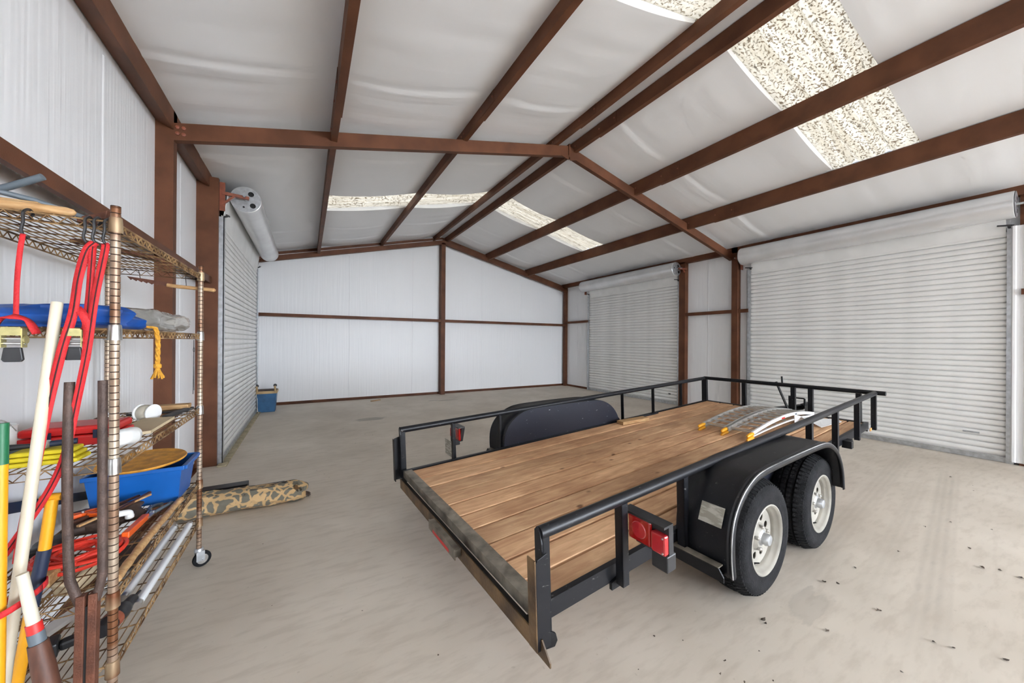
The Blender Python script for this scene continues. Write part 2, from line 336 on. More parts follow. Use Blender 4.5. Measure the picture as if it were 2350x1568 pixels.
def floor_mat():
    m = bpy.data.materials.new('dusty_concrete'); m.use_nodes = True; N, L = nodes_of(m); p = N['Principled BSDF']
    p.inputs['Roughness'].default_value = .62; p.inputs['Specular IOR Level'].default_value = .35
    tc = N.new('ShaderNodeTexCoord')
    def nz(sc, det, stretch=None, rough=.55):
        mp = N.new('ShaderNodeMapping'); L.new(tc.outputs['Object'], mp.inputs['Vector'])
        if stretch: mp.inputs['Scale'].default_value = stretch; mp.inputs['Rotation'].default_value = (0,0,.35)
        n = N.new('ShaderNodeTexNoise'); n.inputs['Scale'].default_value = sc; n.inputs['Detail'].default_value = det; n.inputs['Roughness'].default_value = rough; L.new(mp.outputs[0], n.inputs['Vector']); return n
    def ramp(n, lo, c0, hi, c1):
        r = N.new('ShaderNodeValToRGB'); e = r.color_ramp.elements; e[0].position = lo; e[0].color = (*c0, 1); e[1].position = hi; e[1].color = (*c1, 1); L.new(n, r.inputs['Fac']); return r.outputs[0]
    def mul(x, y, f=1):
        mx = N.new('ShaderNodeMix'); mx.data_type = 'RGBA'; mx.blend_type = 'MULTIPLY'; mx.inputs[0].default_value = f; L.new(x, mx.inputs[6]); L.new(y, mx.inputs[7]); return mx.outputs[2]
    n1 = nz(.9, 3); n2 = nz(5, 4, (1,4,1)); n3 = nz(30, 2)
    base = ramp(n1.outputs['Fac'], .3, FLOOR0, .7, FLOOR1)
    c = mul(base, ramp(n2.outputs['Fac'], .33, (.80,.78,.76), .52, (1,1,1)), .55)
    c = mul(c, ramp(n3.outputs['Fac'], .22, (.62,.58,.54), .30, (1,1,1)), .40)
    # tyre tracks and spills, in floor coordinates
    sx = N.new('ShaderNodeSeparateXYZ'); L.new(tc.outputs['Object'], sx.inputs[0])
    wob = n2
    def mth(op, a, b=None):
        n = N.new('ShaderNodeMath'); n.operation = op
        for i, v in enumerate((a, b)):
            if v is None: continue
            if isinstance(v, (int, float)): n.inputs[i].default_value = v
            else: L.new(v, n.inputs[i])
        return n.outputs[0]
    def track(x0, y0, x1, y1, wdt, dark):
        dx, dy = x1-x0, y1-y0; l = math.hypot(dx, dy); nx, ny = -dy/l, dx/l
        d = mth('ADD', mth('MULTIPLY', sx.outputs[0], nx), mth('MULTIPLY', sx.outputs[1], ny)); d = mth('SUBTRACT', d, x0*nx+y0*ny)
        t = mth('DIVIDE', mth('SUBTRACT', mth('ADD', mth('MULTIPLY', sx.outputs[0], dx/l), mth('MULTIPLY', sx.outputs[1], dy/l)), (x0*dx+y0*dy)/l), l)
        stripes = mth('ADD', mth('MULTIPLY', mth('SINE', mth('MULTIPLY', d, 2*pi/.045)), .25), .75)
        band = mth('SUBTRACT', 1, mth('POWER', mth('MINIMUM', mth('DIVIDE', mth('ABSOLUTE', d), wdt), 1), 3))
        e1 = mth('MINIMUM', mth('MAXIMUM', mth('MULTIPLY', t, 5), 0), 1); e2 = mth('MINIMUM', mth('MAXIMUM', mth('MULTIPLY', mth('SUBTRACT', 1, t), 5), 0), 1)
        k = mth('MULTIPLY', mth('MULTIPLY', band, stripes), mth('MULTIPLY', e1, e2))
        k = mth('MULTIPLY', k, mth('MAXIMUM', mth('MULTIPLY', mth('SUBTRACT', wob.outputs['Fac'], .25), 2), 0))
        return mth('SUBTRACT', 1, mth('MULTIPLY', k, dark))
    tr = mth('MULTIPLY', track(3.55,.69,8.2,1.35,.09,.30), track(3.3,1.24,8.8,1.80,.10,.22))
    tr = mth('MULTIPLY', tr, track(3.9,.98,7.6,1.42,.08,.16))
    blotn = n2
    def blot(x, y, rx, ry, dark):
        ex = mth('DIVIDE', mth('SUBTRACT', sx.outputs[0], x), rx); ey = mth('DIVIDE', mth('SUBTRACT', sx.outputs[1], y), ry)
        r2 = mth('ADD', mth('MULTIPLY', ex, ex), mth('MULTIPLY', ey, ey)); n = blotn
        v = mth('SUBTRACT', mth('ADD', 1, mth('MULTIPLY', mth('SUBTRACT', n.outputs['Fac'], .5), 3.2)), r2)
        return mth('SUBTRACT', 1, mth('MULTIPLY', mth('MINIMUM', mth('MAXIMUM', mth('MULTIPLY', v, 3), 0), 1), dark))
    tr = mth('MULTIPLY', tr, blot(2.29,7.56,.28,.16,.38)); tr = mth('MULTIPLY', tr, blot(4.35,9.0,.30,.06,.40)); tr = mth('MULTIPLY', tr, blot(4.0,9.1,.15,.05,.35))
    tr = mth('MULTIPLY', tr, blot(3.75,1.15,.22,.10,.16))
    cmb = N.new('ShaderNodeCombineColor')
    for i in range(3): L.new(tr, cmb.inputs[i])
    c = mul(c, cmb.outputs[0])
    L.new(c, p.inputs['Base Color'])
    return m
KTONE = 1.55
FLOOR0, FLOOR1 = srgb(158,149,137), srgb(178,170,159)
MT['floor'] = floor_mat()
# ------------------------------------------------------------------ building shell
XL, XR, YB, XM = .08, 9.06, 10.175, 4.57
SL = .235
def zroof(x): return 4.55 - SL*abs(x-XM)
ST = dict(kind='structure')
tag(mk(lambda b: b.box(-.3, 9.5, YF-.4, 10.5, -.12, 0)).build('floor', MT['floor'], smooth=False), 'dusty beige concrete floor slab with tyre tracks and specks', 'floor', **ST)
tag(mk(lambda b: b.box(-25, 40, -35, 40, -.30, -.125)).build('ground', MT['ground'], smooth=False), 'pale gravel yard outside the added openings', 'ground', **ST)
def wall_boxes(name, boxes, label):
    b = MB()
    for x in boxes: b.box(*x)
    return tag(b.build(name, MT['liner'], smooth=False), label, 'wall', **ST)
T = .12
wl = wall_boxes('wall_left', [(XL-T, XL, YF, YB, 0, 3.55)], 'white vinyl liner wall behind the wire shelving')
wr = wall_boxes('wall_right', [(XR, XR+T, OPR[1], YB, 0, 3.55), (XR, XR+T, OPR[0], OPR[1], OPR[2], 3.55), (XR, XR+T, YF, OPR[0], 0, 3.55)],
           'white vinyl liner wall holding the two white roll-up doors')
gable = [(XL-T, 0), (XR+T, 0), (XR+T, zroof(XR)+.12), (XM, 4.75), (XL-T, zroof(XL)+.12)]
wb = tag(mk(lambda b: b.prism(gable, lambda x, z: (x, YB, z), lambda x, z: (x, YB+T, z))).build('wall_back', MT['liner'], smooth=False), 'white vinyl gable end wall behind the trailer', 'wall', **ST)
def front(b):
    x0, x1, h = OPF
    b.box(XL-T, x0, YF-T, YF, 0, 3.4); b.box(x1, XR+T, YF-T, YF, 0, 3.4); b.box(x0, x1, YF-T, YF, h, 3.4)
    b.prism([(XL-T, 3.4), (XR+T, 3.4), (XR+T, zroof(XR)+.12), (XM, 4.75), (XL-T, zroof(XL)+.12)], lambda x, z: (x, YF-T, z), lambda x, z: (x, YF, z))
tag(mk(front).build('wall_front', MT['liner'], smooth=False), 'white liner wall behind the camera with an added daylight opening', 'wall', **ST)
# seams of the liner sheets: thin raised folds
def seam(parent, p0, p1, nrm, w=.018):
    p0, p1, n = Vector(p0), Vector(p1), Vector(nrm); d = (p1-p0); L_ = d.length; d.normalize(); s = d.cross(n)
    b = MB(); m = 26
    def f(u, v):
        q = p0 + d*L_*u + s*(.012*noise.noise(Vector((u*5+p0.x*3+p0.y, 0, 3)))) + s*w*(v-.5)*2
        return q + n*(.0012+.0055*sin(pi*v))
    b.grid(f, m, 4); b.build('seam', MT['liner'], parent)
for x in (2.16, 3.76, 5.86, 7.28): seam(wb, (x, YB, .07), (x, YB, zroof(x)-.3), (0,-1,0))
for y in (3.5, 5.1): seam(wl, (XL, y, .07), (XL, y, 3.32), (1,0,0))
for y in (4.98, 9.45): seam(wr, (XR, y, .07), (XR, y, 3.38), (-1,0,0))
# roof liner, draped between the purlins
XP = [.02, 1.43, 2.90, 4.33, 4.68, 5.97, 7.41, 9.12]
SKY = [(1.45, 2.26), (6.58, 7.35)]
SEAM_Y = [-1.3, .35, 3.68, 5.25, 8.5, 9.45]
def zliner(x, y, t, sag):
    z = zroof(x) - sag*4*t*(1-t)
    e = 4*t*(1-t)
    for i, ys in enumerate(SEAM_Y):
        c = ys + .06*noise.noise(Vector((x*.9, i*7.1, 0))) + .05*e
        d = y-c
        if abs(d) < .25: z += -.013*e*math.exp(-(d/.028)**2) - .007*e*math.exp(-((d-.08)/.03)**2) + .006*e*math.exp(-((d+.07)/.05)**2)
    z += e*.012*noise.noise(Vector((x*.7, y*1.9, 5))) + e*.006*noise.noise(Vector((x*.8, y*6, 9)))
    if x < 1.4 and 4.5 < y < 6.2: z += .05*e*noise.noise(Vector((x*.5+y*.7, y*3.4-x*2.6, 2)))*max(0, 1-abs(y-5.2)/.9)
    return z
cb = MB()
ys_all = [YF-.02, SKY[0][0], SKY[0][1], SKY[1][0], SKY[1][1], YB]
for k in range(7):
    x0, x1 = XP[k], XP[k+1]; sag = 0.0 if k == 3 else (.045 if k in (1, 2, 4, 5) else .03)
    for j in range(5):
        if j in (1, 3) and k in (1, 2, 4, 5): continue
        y0, y1 = ys_all[j], ys_all[j+1]; ny = max(4, int((y1-y0)/.035))
        cb.grid(lambda u, v: (x0+(x1-x0)*u, y0+(y1-y0)*v, zliner(x0+(x1-x0)*u, y0+(y1-y0)*v, u, sag)), 14, ny)
for j in (1, 3):                     # white hems turned up to the skylight panels
    for k in (1, 2, 4, 5):
        x0, x1 = XP[k], XP[k+1]
        for ye in (ys_all[j], ys_all[j+1]):
            cb.grid(lambda u, v: (x0+(x1-x0)*u, ye, zliner(x0+(x1-x0)*u, ye, u, .045)*(1-v)+(zroof(x0+(x1-x0)*u)+.045)*v), 14, 2)
ceil = cb.build('ceiling', MT['roofliner'], solid=0)
tag(ceil, 'white vinyl roof liner draped between the steel purlins', 'ceiling', **ST)
# metal roof sheet over the liner (keeps daylight out), open over the skylights
rb = MB()
for s in (-1, 1):
    xa, xb = (XM, XL-.3) if s < 0 else (XM, XR+.3)
    for j in range(5):
        y0, y1 = ys_all[j], ys_all[j+1]
        spans = [(xa, xb)]
        if j in (1, 3): spans = [(XM, XM+s*.16), (XM+s*(3.22 if s < 0 else 2.93), xb)]
        for p, q in spans:
            rb.prism([(p, zroof(p)+.07), (q, zroof(q)+.07), (q, zroof(q)+.10), (p, zroof(p)+.10)], lambda x, z: (x, y0-(.25 if j == 0 else 0), z), lambda x, z: (x, y1+(.25 if j == 4 else 0), z))
tag(rb.build('roof', MT['galv'], smooth=False), 'grey metal roof sheeting over the white liner', 'roof', **ST)
# skylights: ribbed fibreglass panels
def skylight(x0, x1, y0, y1, label):
    n = 60
    def prof(v):
        y = y0 + (y1-y0)*v; m = ((y-y0+.13) % .305)
        d = abs(m-.15); r = 1 if d < .018 else max(0, 1-(d-.018)/.022)
        return y, .032*r + (.006 if abs(((m+.09) % .1)-.05) < .012 else 0)
    b = MB()
    def f(u, v):
        x = x0 + (x1-x0)*u; y, h = prof(v); return (x, y, zroof(x)+.03+h)
    b.grid(f, 6, n)
    return tag(b.build('skylight_panel', MT['skylight']), label, 'skylight', 'fibreglass skylights in the roof', 'structure')
skylight(1.38, 4.42, SKY[1][0]-.04, SKY[1][1]+.04, 'far skylight panel on the left roof slope, near the end wall')
skylight(4.70, 7.47, SKY[1][0]-.04, SKY[1][1]+.04, 'far speckled skylight panel on the right roof slope')
skylight(1.38, 4.42, SKY[0][0]-.04, SKY[0][1]+.04, 'near skylight panel on the left slope, at the top edge')
skylight(4.70, 7.47, SKY[0][0]-.04, SKY[0][1]+.04, 'large near skylight panel speckled with dirt, right roof slope')

# ------------------------------------------------------------------ steel frame
def csec(h, f, t=.006, lip=.018):      # C section, web on the left, open to +x; (x, z)
    return [(0,0),(f,0),(f,lip),(f-t,lip),(f-t,t),(t,t),(t,h-t),(f-t,h-t),(f-t,h-lip),(f,h-lip),(f,h),(0,h)]
def along_y(b, poly, x, z, y0, y1, mx=1):
    b.prism(poly, lambda a, c: (x+mx*a, y0, z+c), lambda a, c: (x+mx*a, y1, z+c)); return b
PUR = [(1.487, 3.59, 'rust-red purlin on the left slope, nearest the left wall'), (2.955, 4.02, 'rust-red purlin halfway up the left roof slope'),
       (4.378, 4.37, 'rust-red ridge purlin on the left side of the ridge'), (4.726, 4.352, 'rust-red ridge purlin on the right side of the ridge'),
       (6.028, 3.985, 'rust-red purlin halfway down the right roof slope'), (7.464, 3.645, 'rust-red purlin low on the right slope above the doors')]
for x, z, lab in PUR:
    t = thing('roof_purlin', lab, 'purlin', (x, 0, z), None, 'purlins under the roof', 'structure')
    h = zroof(x-.03)-z-.004
    along_y(MB(), csec(h, .062), -.062, 0, YF, 3.90).build('beam_section', MT['steel'], t, smooth=False)
    along_y(MB(), csec(h-.012, .058), -.066, .006, 3.55, YB-.01).build('beam_section', MT['steel'], t, smooth=False)
    for yy in (3.58, 3.86, 4.36, 4.44): mk(lambda b: b.lathe([(0,0),(.011,0),(.011,.008),(0,.009)], (-.066, yy, h*.5), (-1,0,0), 6)).build('bolt', MT['bracket'], t)
# main frame rafters and columns at y = 4.39, front frame behind the camera
def zb(x): return 4.279 - SL*abs(x-XM)          # underside of the frame rafters
def rafter(name, label, s, y, grp):
    x0, x1 = (XM, .20) if s < 0 else (XM, 8.94)
    t = thing(name, label, 'beam', (0,0,0), None, grp, 'structure')
    h = .150; poly = [(0,0),(.065,0),(.065,.016),(.059,.016),(.059,.006),(.006,.006),(.006,h-.006),(.059,h-.006),(.059,h-.016),(.065,h-.016),(.065,h),(0,h)]
    mk(lambda b: b.prism(poly, lambda a, c: (x0, y+a, zb(x0)+c), lambda a, c: (x1, y+a, zb(x1)+c))).build('channel', MT['steel'], t, smooth=False)
    return t
rl = rafter('roof_beam', 'rust-red frame rafter crossing the left roof slope overhead', -1, 4.39, 'rafters of the middle frame')
rr = rafter('roof_beam', 'rust-red frame rafter running down the right slope between doors', 1, 4.39, 'rafters of the middle frame')
mk(lambda b: b.prism([(XM-.012, 4.25), (XM+.012, 4.25), (XM+.012, 4.45), (XM-.012, 4.45)], lambda x, z: (x, 4.375, z), lambda x, z: (x, 4.47, z))).build('ridge_plate', MT['steel'], rl, smooth=False)
mk(lambda b: b.prism([(XM-.14, 4.245), (XM-.012, 4.21), (XM-.012, 4.28), (XM-.14, 4.255)], lambda x, z: (x, 4.38, z), lambda x, z: (x, 4.388, z))).build('gusset_plate', MT['steel'], rl, smooth=False)
mk(lambda b: b.prism([(XM+.14, 4.245), (XM+.012, 4.21), (XM+.012, 4.28), (XM+.14, 4.255)], lambda x, z: (x, 4.38, z), lambda x, z: (x, 4.388, z))).build('gusset_plate', MT['steel'], rr, smooth=False)
for i in range(2):
    for j in range(2):
        mk(lambda b: b.lathe([(0,-.004),(.016,-.004),(.016,.010),(.009,.012),(0,.014)], (.225+.042*i, 4.39, 3.315+.055*j), (0,-1,0), 6)).build('bolt', MT['bracket'], rl)
# C columns: web towards the camera side
def column(name, label, x0, x1, y, h, fl, cat='column', parts=()):
    """web in the y plane between x0 and x1, flanges running back to y+fl"""
    s = 1 if x1 > x0 else -1; t_ = .008
    poly = [(x0,y),(x1,y),(x1,y+fl),(x1-s*.02,y+fl),(x1-s*.02,y+fl-t_),(x1-s*t_,y+fl-t_),(x1-s*t_,y+t_),(x0+s*t_,y+t_),(x0+s*t_,y+fl),(x0,y+fl)]
    o = mk(lambda b: b.prism(poly, lambda x, yy: (x, yy, 0), lambda x, yy: (x, yy, h))).build(name, MT['steel'], smooth=False)
    return tag(o, label, cat, 'columns along the walls', 'structure')
column('steel_column', 'slim rust-red frame column on the left wall behind the shelving', .0, .20, 4.39, 3.57, .09)
column('steel_column', 'rust-red frame column between the two right-hand roll-up doors', 9.13, 8.94, 4.29, 3.56, .12)
column('steel_column', 'broad dark rust-red column beside the left roll-up door', .02, .285, 5.70, 3.46, .055)
column('steel_column', 'rust-red jamb column at the right edge of the far right roll-up door', 9.13, 8.94, 5.47, 3.43, .16)
column('steel_column', 'rust-red jamb column at the right edge of the photo', 9.13, 8.98, .79, 3.56, .13)
column('steel_column', 'rust-red corner column where the back and right walls meet', 9.13, 8.96, 9.98, 3.55, .12)
# centre column of the end wall
o = mk(lambda b: b.prism([(4.51,9.97),(4.63,9.97),(4.63,10.17),(4.618,10.17),(4.618,9.985),(4.522,9.985),(4.522,10.17),(4.51,10.17)], lambda x, y: (x,y,0), lambda x, y: (x,y,4.31))).build('steel_column', MT['steel'], smooth=False)
tag(o, 'rust-red post in the middle of the back gable wall', 'column', 'columns along the walls', 'structure')
# rake beams at the end wall and the thin rake angle against the roof
for s, side in ((-1, 'left'), (1, 'right')):
    xa, xb = XM, (XL if s < 0 else XR)
    f = lambda z0, z1, y0, y1: [(xa, y0, 4.277+z0), (xb, y0, 4.277-SL*abs(xb-XM)+z0)]
    def rk(b, lo, hi, y0, y1):
        b.prism([(xa, 4.277+lo), (xb, 4.277-SL*abs(xb-XM)+lo), (xb, 4.277-SL*abs(xb-XM)+hi), (xa, 4.277+hi)], lambda x, z: (x, y0, z), lambda x, z: (x, y1, z))
    t = thing('rake_beam', 'rust-red sloping beam along the top of the back wall, %s half' % side, 'beam', (0,0,0), None, 'rake beams on the back wall', 'structure')
    mk(lambda b: (rk(b, 0, .115, 9.97, 9.98), rk(b, 0, .008, 9.98, 10.05), rk(b, .107, .115, 9.98, 10.05))).build('channel', MT['steel'], t, smooth=False)
    mk(lambda b: rk(b, .160, .225, 10.10, 10.11)).build('rake_angle', MT['steel'], t, smooth=False)
# eave struts
o = along_y(MB(), [(0,0),(.115,-.05),(.115,.12),(.107,.12),(.107,-.042),(0,.008)], .085, 3.39, YF, YB)
tag(o.build('eave_strut', MT['steel'], smooth=False), 'rust-red eave strut along the top of the left wall', 'beam', 'eave struts', 'structure')
o = along_y(MB(), [(0,0),(.115,0),(.115,.165),(.10,.165),(.107,.15),(.107,.008),(0,.008)], 9.055, 3.395, YF, YB, -1)
tag(o.build('eave_strut', MT['steel'], smooth=False), 'rust-red eave strut above the right-hand roll-up doors', 'beam', 'eave struts', 'structure')
# girts: C sections lying flat, inner flange facing the room
def girt_y(label, xin, xout, y0, y1, z=2.145, h=.072):
    s = 1 if xout < xin else -1
    poly = [(xin,0),(xin,h),(xout,h),(xout,h-.006),(xin-s*.006,h-.006),(xin-s*.006,.006),(xin-s*.03,.006),(xin-s*.03,0)]
    tag(mk(lambda b: b.prism(poly, lambda x, c: (x, y0, z+c), lambda x, c: (x, y1, z+c))).build('wall_girt', MT['steel'], smooth=False), label, 'girt', 'girts on the walls', 'structure')
def girt_x(label, x0, x1, z=2.06, h=.075):
    poly = [(9.985,0),(9.985,h),(10.17,h),(10.17,h-.006),(9.991,h-.006),(9.991,0)]
    tag(mk(lambda b: b.prism(poly, lambda y, c: (x0, y, z+c), lambda y, c: (x1, y, z+c))).build('wall_girt', MT['steel'], smooth=False), label, 'girt', 'girts on the walls', 'structure')
girt_y('rust-red girt on the left wall just above the wire shelving', .225, .085, YF, 5.72, 2.185, .078)
girt_y('short rust-red girt between the column and the far right roll-up door jamb', 8.95, 9.058, 4.41, 5.47)
girt_y('very short rust-red girt stub beside the big roll-up door', 8.955, 9.058, 4.09, 4.29)
girt_y('short rust-red girt between the back right corner and the far door', 8.95, 9.058, 8.83, 9.98)
girt_y('rust-red girt stub at the right edge of the photo', 8.925, 8.945, .56, .905)
girt_x('rust-red girt on the back wall left of its centre post', .10, 4.51)
girt_x('rust-red girt on the back wall right of its centre post', 4.63, 8.97)
# base angles
def base(name, label, *bx): tag(mk(lambda b: [b.box(*x) for x in bx]).build(name, MT['steel'], smooth=False), label, 'baseboard', **ST)
base('baseboard_back', 'rust-red base angle along the foot of the back wall', (XL, XR, YB-.006, YB, 0, .062), (XL, XR, YB-.05, YB-.006, 0, .006))
base('baseboard_left', 'rust-red base angle along the foot of the left wall', (XL, XL+.006, YF, 5.7, 0, .062), (XL+.006, XL+.05, YF, 5.7, 0, .006))
base('baseboard_right', 'rust-red base angle along the foot of the right wall', (XR-.006, XR, 4.1, 5.6, 0, .062), (XR-.006, XR, 8.85, YB-.06, 0, .062))

# ------------------------------------------------------------------ roll-up doors
def slat_mesh(w):
    p = .0762; h = p
    prof = [(0,0),(.024,.002),(.027,.008),(.024,.013),(.002,.017),(-.005,.028),(-.006,.042),(-.004,.066),(0,p+.0005),(.005,p+.0005),(.003,.03),(.033,.016),(.034,.001),(.006,-.002)]
    return mk(lambda b: b.prism(prof, lambda a, c: (a, 0, c), lambda a, c: (a, w, c))).mesh('slat', MT['door'])
def roll_door(name, label, s, xc, y0, y1, ztop, dcx, dz, dy0, dy1, r=.165, near_plate=True, far_plate=True):
    """s=+1: curtain faces +x (left wall); s=-1: faces -x."""
    root = thing(name, label, 'roll-up door', (xc, y0, 0), None, 'roll-up doors', 'structure')
    W_ = y1-y0; me = slat_mesh(W_); n = int((ztop-.07)/.0762)
    for i in range(n):
        share('slat', me, root, (0, 0, .07+i*.0762), None, (-s, 1, 1))
    mk(lambda b: b.box(-.012, .018, 0, W_, .002, .07)).build('bottom_bar', MT['galv'], root, smooth=False)
    for yy in (-.055, W_-.012):
        mk(lambda b: (b.box(s*.022, s*.030, yy, yy+.067, 0, ztop-.05), b.box(-s*.04, s*.03, yy+(0 if yy < 0 else .060), yy+(.007 if yy < 0 else .067), 0, ztop-.05))).build('guide_track', MT['galv'], root, smooth=False)
        yk = yy+.05 if yy < 0 else yy
        mk(lambda b: (b.bar((s*.05, yk-.04, ztop-.02), (s*.06, yk+.09, ztop+.0), .012, .018), b.tube([(s*.02, yk, ztop-.04), (s*.06, yk, ztop-.02)], .012, 6))).build('guide_stop', MT['blk'], root)
    # drum: rolled-up curtain
    cx, cz = dcx-xc, dz; a0, a1 = dy0-y0, dy1-y0
    prof = [(r*.93, a0-.006), (r, a0), (r*1.0, a1), (r*.93, a1+.006)]
    d = mk(lambda b: b.lathe(prof, (cx, 0, cz), (0, 1, 0), 40)).build('curtain_roll', MT['drum'], root)
    sheet = mk(lambda b: b.prism([(cx-s*r*.98-.0, cz), (cx-s*r*1.0-s*.006, cz), (-.006*s, ztop-.12), (.004*s, ztop-.12)], lambda x, z: (x, 0.02, z), lambda x, z: (x, W_-.02, z)))
    sheet.build('curtain_lead', MT['door'], root, smooth=False)
    for yy, sg, on in ((a0-.004, -1, near_plate), (a1+.004, 1, far_plate)):
        if not on: continue
        # end plate with round openings
        b = bmesh.new(); rings = [(0, 0, r*.97, 36), (.055, .075, .032, 14), (.075, -.07, .032, 14), (-.085, .02, .017, 10), (-.02, -.1, .012, 8), (.02, .02, .02, 10)]
        ed = []
        for px, pz, rr_, nn in rings:
            vs = [b.verts.new((cx+px+rr_*cos(2*pi*k/nn), yy+sg*.006, cz+pz+rr_*sin(2*pi*k/nn))) for k in range(nn)]
            ed += [b.edges.new((vs[k], vs[(k+1) % nn])) for k in range(nn)]
        bmesh.ops.triangle_fill(b, use_beauty=True, edges=ed)
        m_ = bpy.data.meshes.new('end_plate'); b.to_mesh(m_); b.free(); m_.materials.append(MT['galv'])
        ep = share('end_plate', m_, root)
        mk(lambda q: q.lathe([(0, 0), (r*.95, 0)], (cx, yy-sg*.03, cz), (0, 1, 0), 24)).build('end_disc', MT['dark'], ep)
        # bracket: plate on the jamb, arm to the axle
        yb_ = yy+sg*.11
        mk(lambda q: (q.box(min(-s*.055, s*.03), max(-s*.055, s*.03), yb_-.004, yb_+.004, cz-.22, cz+.13), q.bar((-s*.0, yb_, cz+.0), (cx+s*.045, yb_-sg*.02, cz-.01), .04, .035), q.bar((0, yb_, cz-.14), (cx*.55, yb_, cz-.02), .03, .02))).build('mount_bracket', MT['bracket'], root, smooth=False)
        mk(lambda q: q.tube([(cx, yy-sg*.02, cz), (cx, yb_+sg*.03, cz)], .014, 10)).build('axle', MT['galv'], root)
    return root
d1 = roll_door('door_1', 'white roll-up door in the left wall beyond the shelving', 1, .305, 5.79, 9.28, 3.06, .525, 3.315, 5.90, 9.16)
d2 = roll_door('door_2', 'smaller-looking white roll-up door in the right wall near the back corner', -1, 9.0, 5.675, 8.82, 3.05, 8.795, 3.265, 5.60, 8.90)
d3 = roll_door('door_3', 'big white roll-up door in the right wall behind the trailer', -1, 9.0, 1.005, 4.065, 3.05, 8.795, 3.255, .94, 4.13)
# small latch handles on the big door, thresholds
mk(lambda b: (b.box(-.014, -.004, .22, .36, .33, .35))).build('latch', MT['galv'], d3)
mk(lambda b: (b.box(-.014, -.004, .2, .26, .24, .265))).build('latch', MT['dark'], d2)
tag(mk(lambda b: (b.box(.30, .385, 5.62, 9.35, .0, .018), b.box(.385, .39, 5.62, 9.35, 0, .012))).build('trim_1', mat('dirty_threshold', srgb(146,136,112), .8, var=.25, scale=8), smooth=False), 'dirty pale threshold strip under the left roll-up door', 'threshold', **ST)

# ribbed white panel closing the bay to the right of the big door
def ribs(b):
    y = .545; pts = []
    while y < .905:
        pts += [(y, 0), (y+.035, 0), (y+.045, .014), (y+.065, .014), (y+.075, 0)]; y += .09
    n = len(pts)
    poly = [(8.962-h, yy) for yy, h in pts] + [(8.97, yy) for yy, h in reversed(pts)]
    b.prism(poly, lambda x, yy: (x, yy, .03), lambda x, yy: (x, yy, 3.02))
tag(mk(ribs).build('trim_2', MT['liner'], smooth=False), 'narrow ribbed white panel at the right edge beside the big door', 'wall panel', **ST)
# ------------------------------------------------------------------ utility trailer, in its own axes: a forward, w to its left, z up from the deck
TH, TP = .057, .042
_D = Vector((cos(TH)*cos(TP), sin(TH)*cos(TP), sin(TP))); _N = Vector((-sin(TH), cos(TH), 0)); _K = _D.cross(_N)
TM = Matrix((_D, _N, _K)).transposed().to_4x4(); TM.translation = Vector((2.021, 1.436, .427))
TL, TW, HR, LR = 4.703, 1.819, .361, 4.755
def tloc(P): return TM.inverted() @ Vector(P)
tr = thing('utility_trailer', 'black tandem-axle utility trailer with wooden plank deck and low railing', 'trailer', mat4=TM)
# deck planks
PW = [.022, .158, .330, .507, .685, .865, 1.040, 1.215, 1.395, 1.585, 1.796]
for i in range(10):
    w0, w1 = PW[i]+.0078, PW[i+1]-.0078; dz = RNG.uniform(-.004, .001)
    e = RNG.uniform(0, .006)
    b = MB(); n = 12
    # slightly crowned board with eased edges
    prof = [(w0, -.038), (w1, -.038), (w1, -.006), (w1-.004, -.001), ((w0+w1)/2, .0005), (w0+.004, -.001), (w0, -.006)]
    b.prism(prof, lambda w, z: (.058+e, w, z+dz), lambda w, z: (TL-.05, w, z+dz))
    b.build('deck_plank', MT['deck'], tr, smooth=False)
# main frame
for s, w in ((-1, 0), (1, TW)):
    mk(lambda b: (b.box(-.004, TL, w-(.0 if s > 0 else .006), w+(.006 if s > 0 else 0), -.072, .008), b.box(-.004, TL, min(w, w-s*.022), max(w, w-s*.022), .000, .008), b.box(0, TL, min(w, w-s*.06), max(w, w-s*.06), -.072, -.064))).build('frame_rail', MT['scuff'], tr, smooth=False)
mk(lambda b: (b.box(TL-.05, TL, 0, TW, -.002, .006), b.box(TL-.006, TL, 0, TW, -.1, .0))).build('front_sill', MT['scuff'], tr, smooth=False)
for a in (.6, 1.2, 1.9, 2.6, 3.3, 4.0): mk(lambda b: (b.box(a, a+.06, .01, TW-.01, -.046, -.040), b.box(a, a+.006, .01, TW-.01, -.09, -.040))).build('cross_member', MT['black'], tr, smooth=False)
# rear sill: worn cover plate, dark strip added as slot shade, brown bumper plate below
mk(lambda b: (b.box(.0, .066, .0, TW, .000, .007), b.box(0, .006, 0, TW, -.05, 0))).build('rear_sill', MT['sill'], tr, smooth=False)
mk(lambda b: (b.prism([(TW-.03, -.044), (TW-.03, -.118), (-.142, -.118), (-.142, -.100), (-.095, -.044)], lambda w, z: (-.036, w, z), lambda w, z: (-.030, w, z)), b.box(-.036, .012, -.02, TW-.05, -.118, -.112))).build('bumper_plate', MT['brownsill'], tr, smooth=False)
mk(lambda b: b.box(-.030, .0, .0, TW, -.066, -.058)).build('slot_shade_strip', MT['dark'], tr, smooth=False)
mk(lambda b: (b.box(-.072, -.036, .62, 1.02, -.085, -.045), b.box(-.075, -.068, .62, 1.02, -.1, -.04))).build('plate_bracket', MT['sill'], tr, smooth=False, bevel=.002)
mk(lambda b: b.box(-.0755, -.072, .70, .95, -.095, -.075)).build('reflector', MT['redband'], tr, smooth=False)
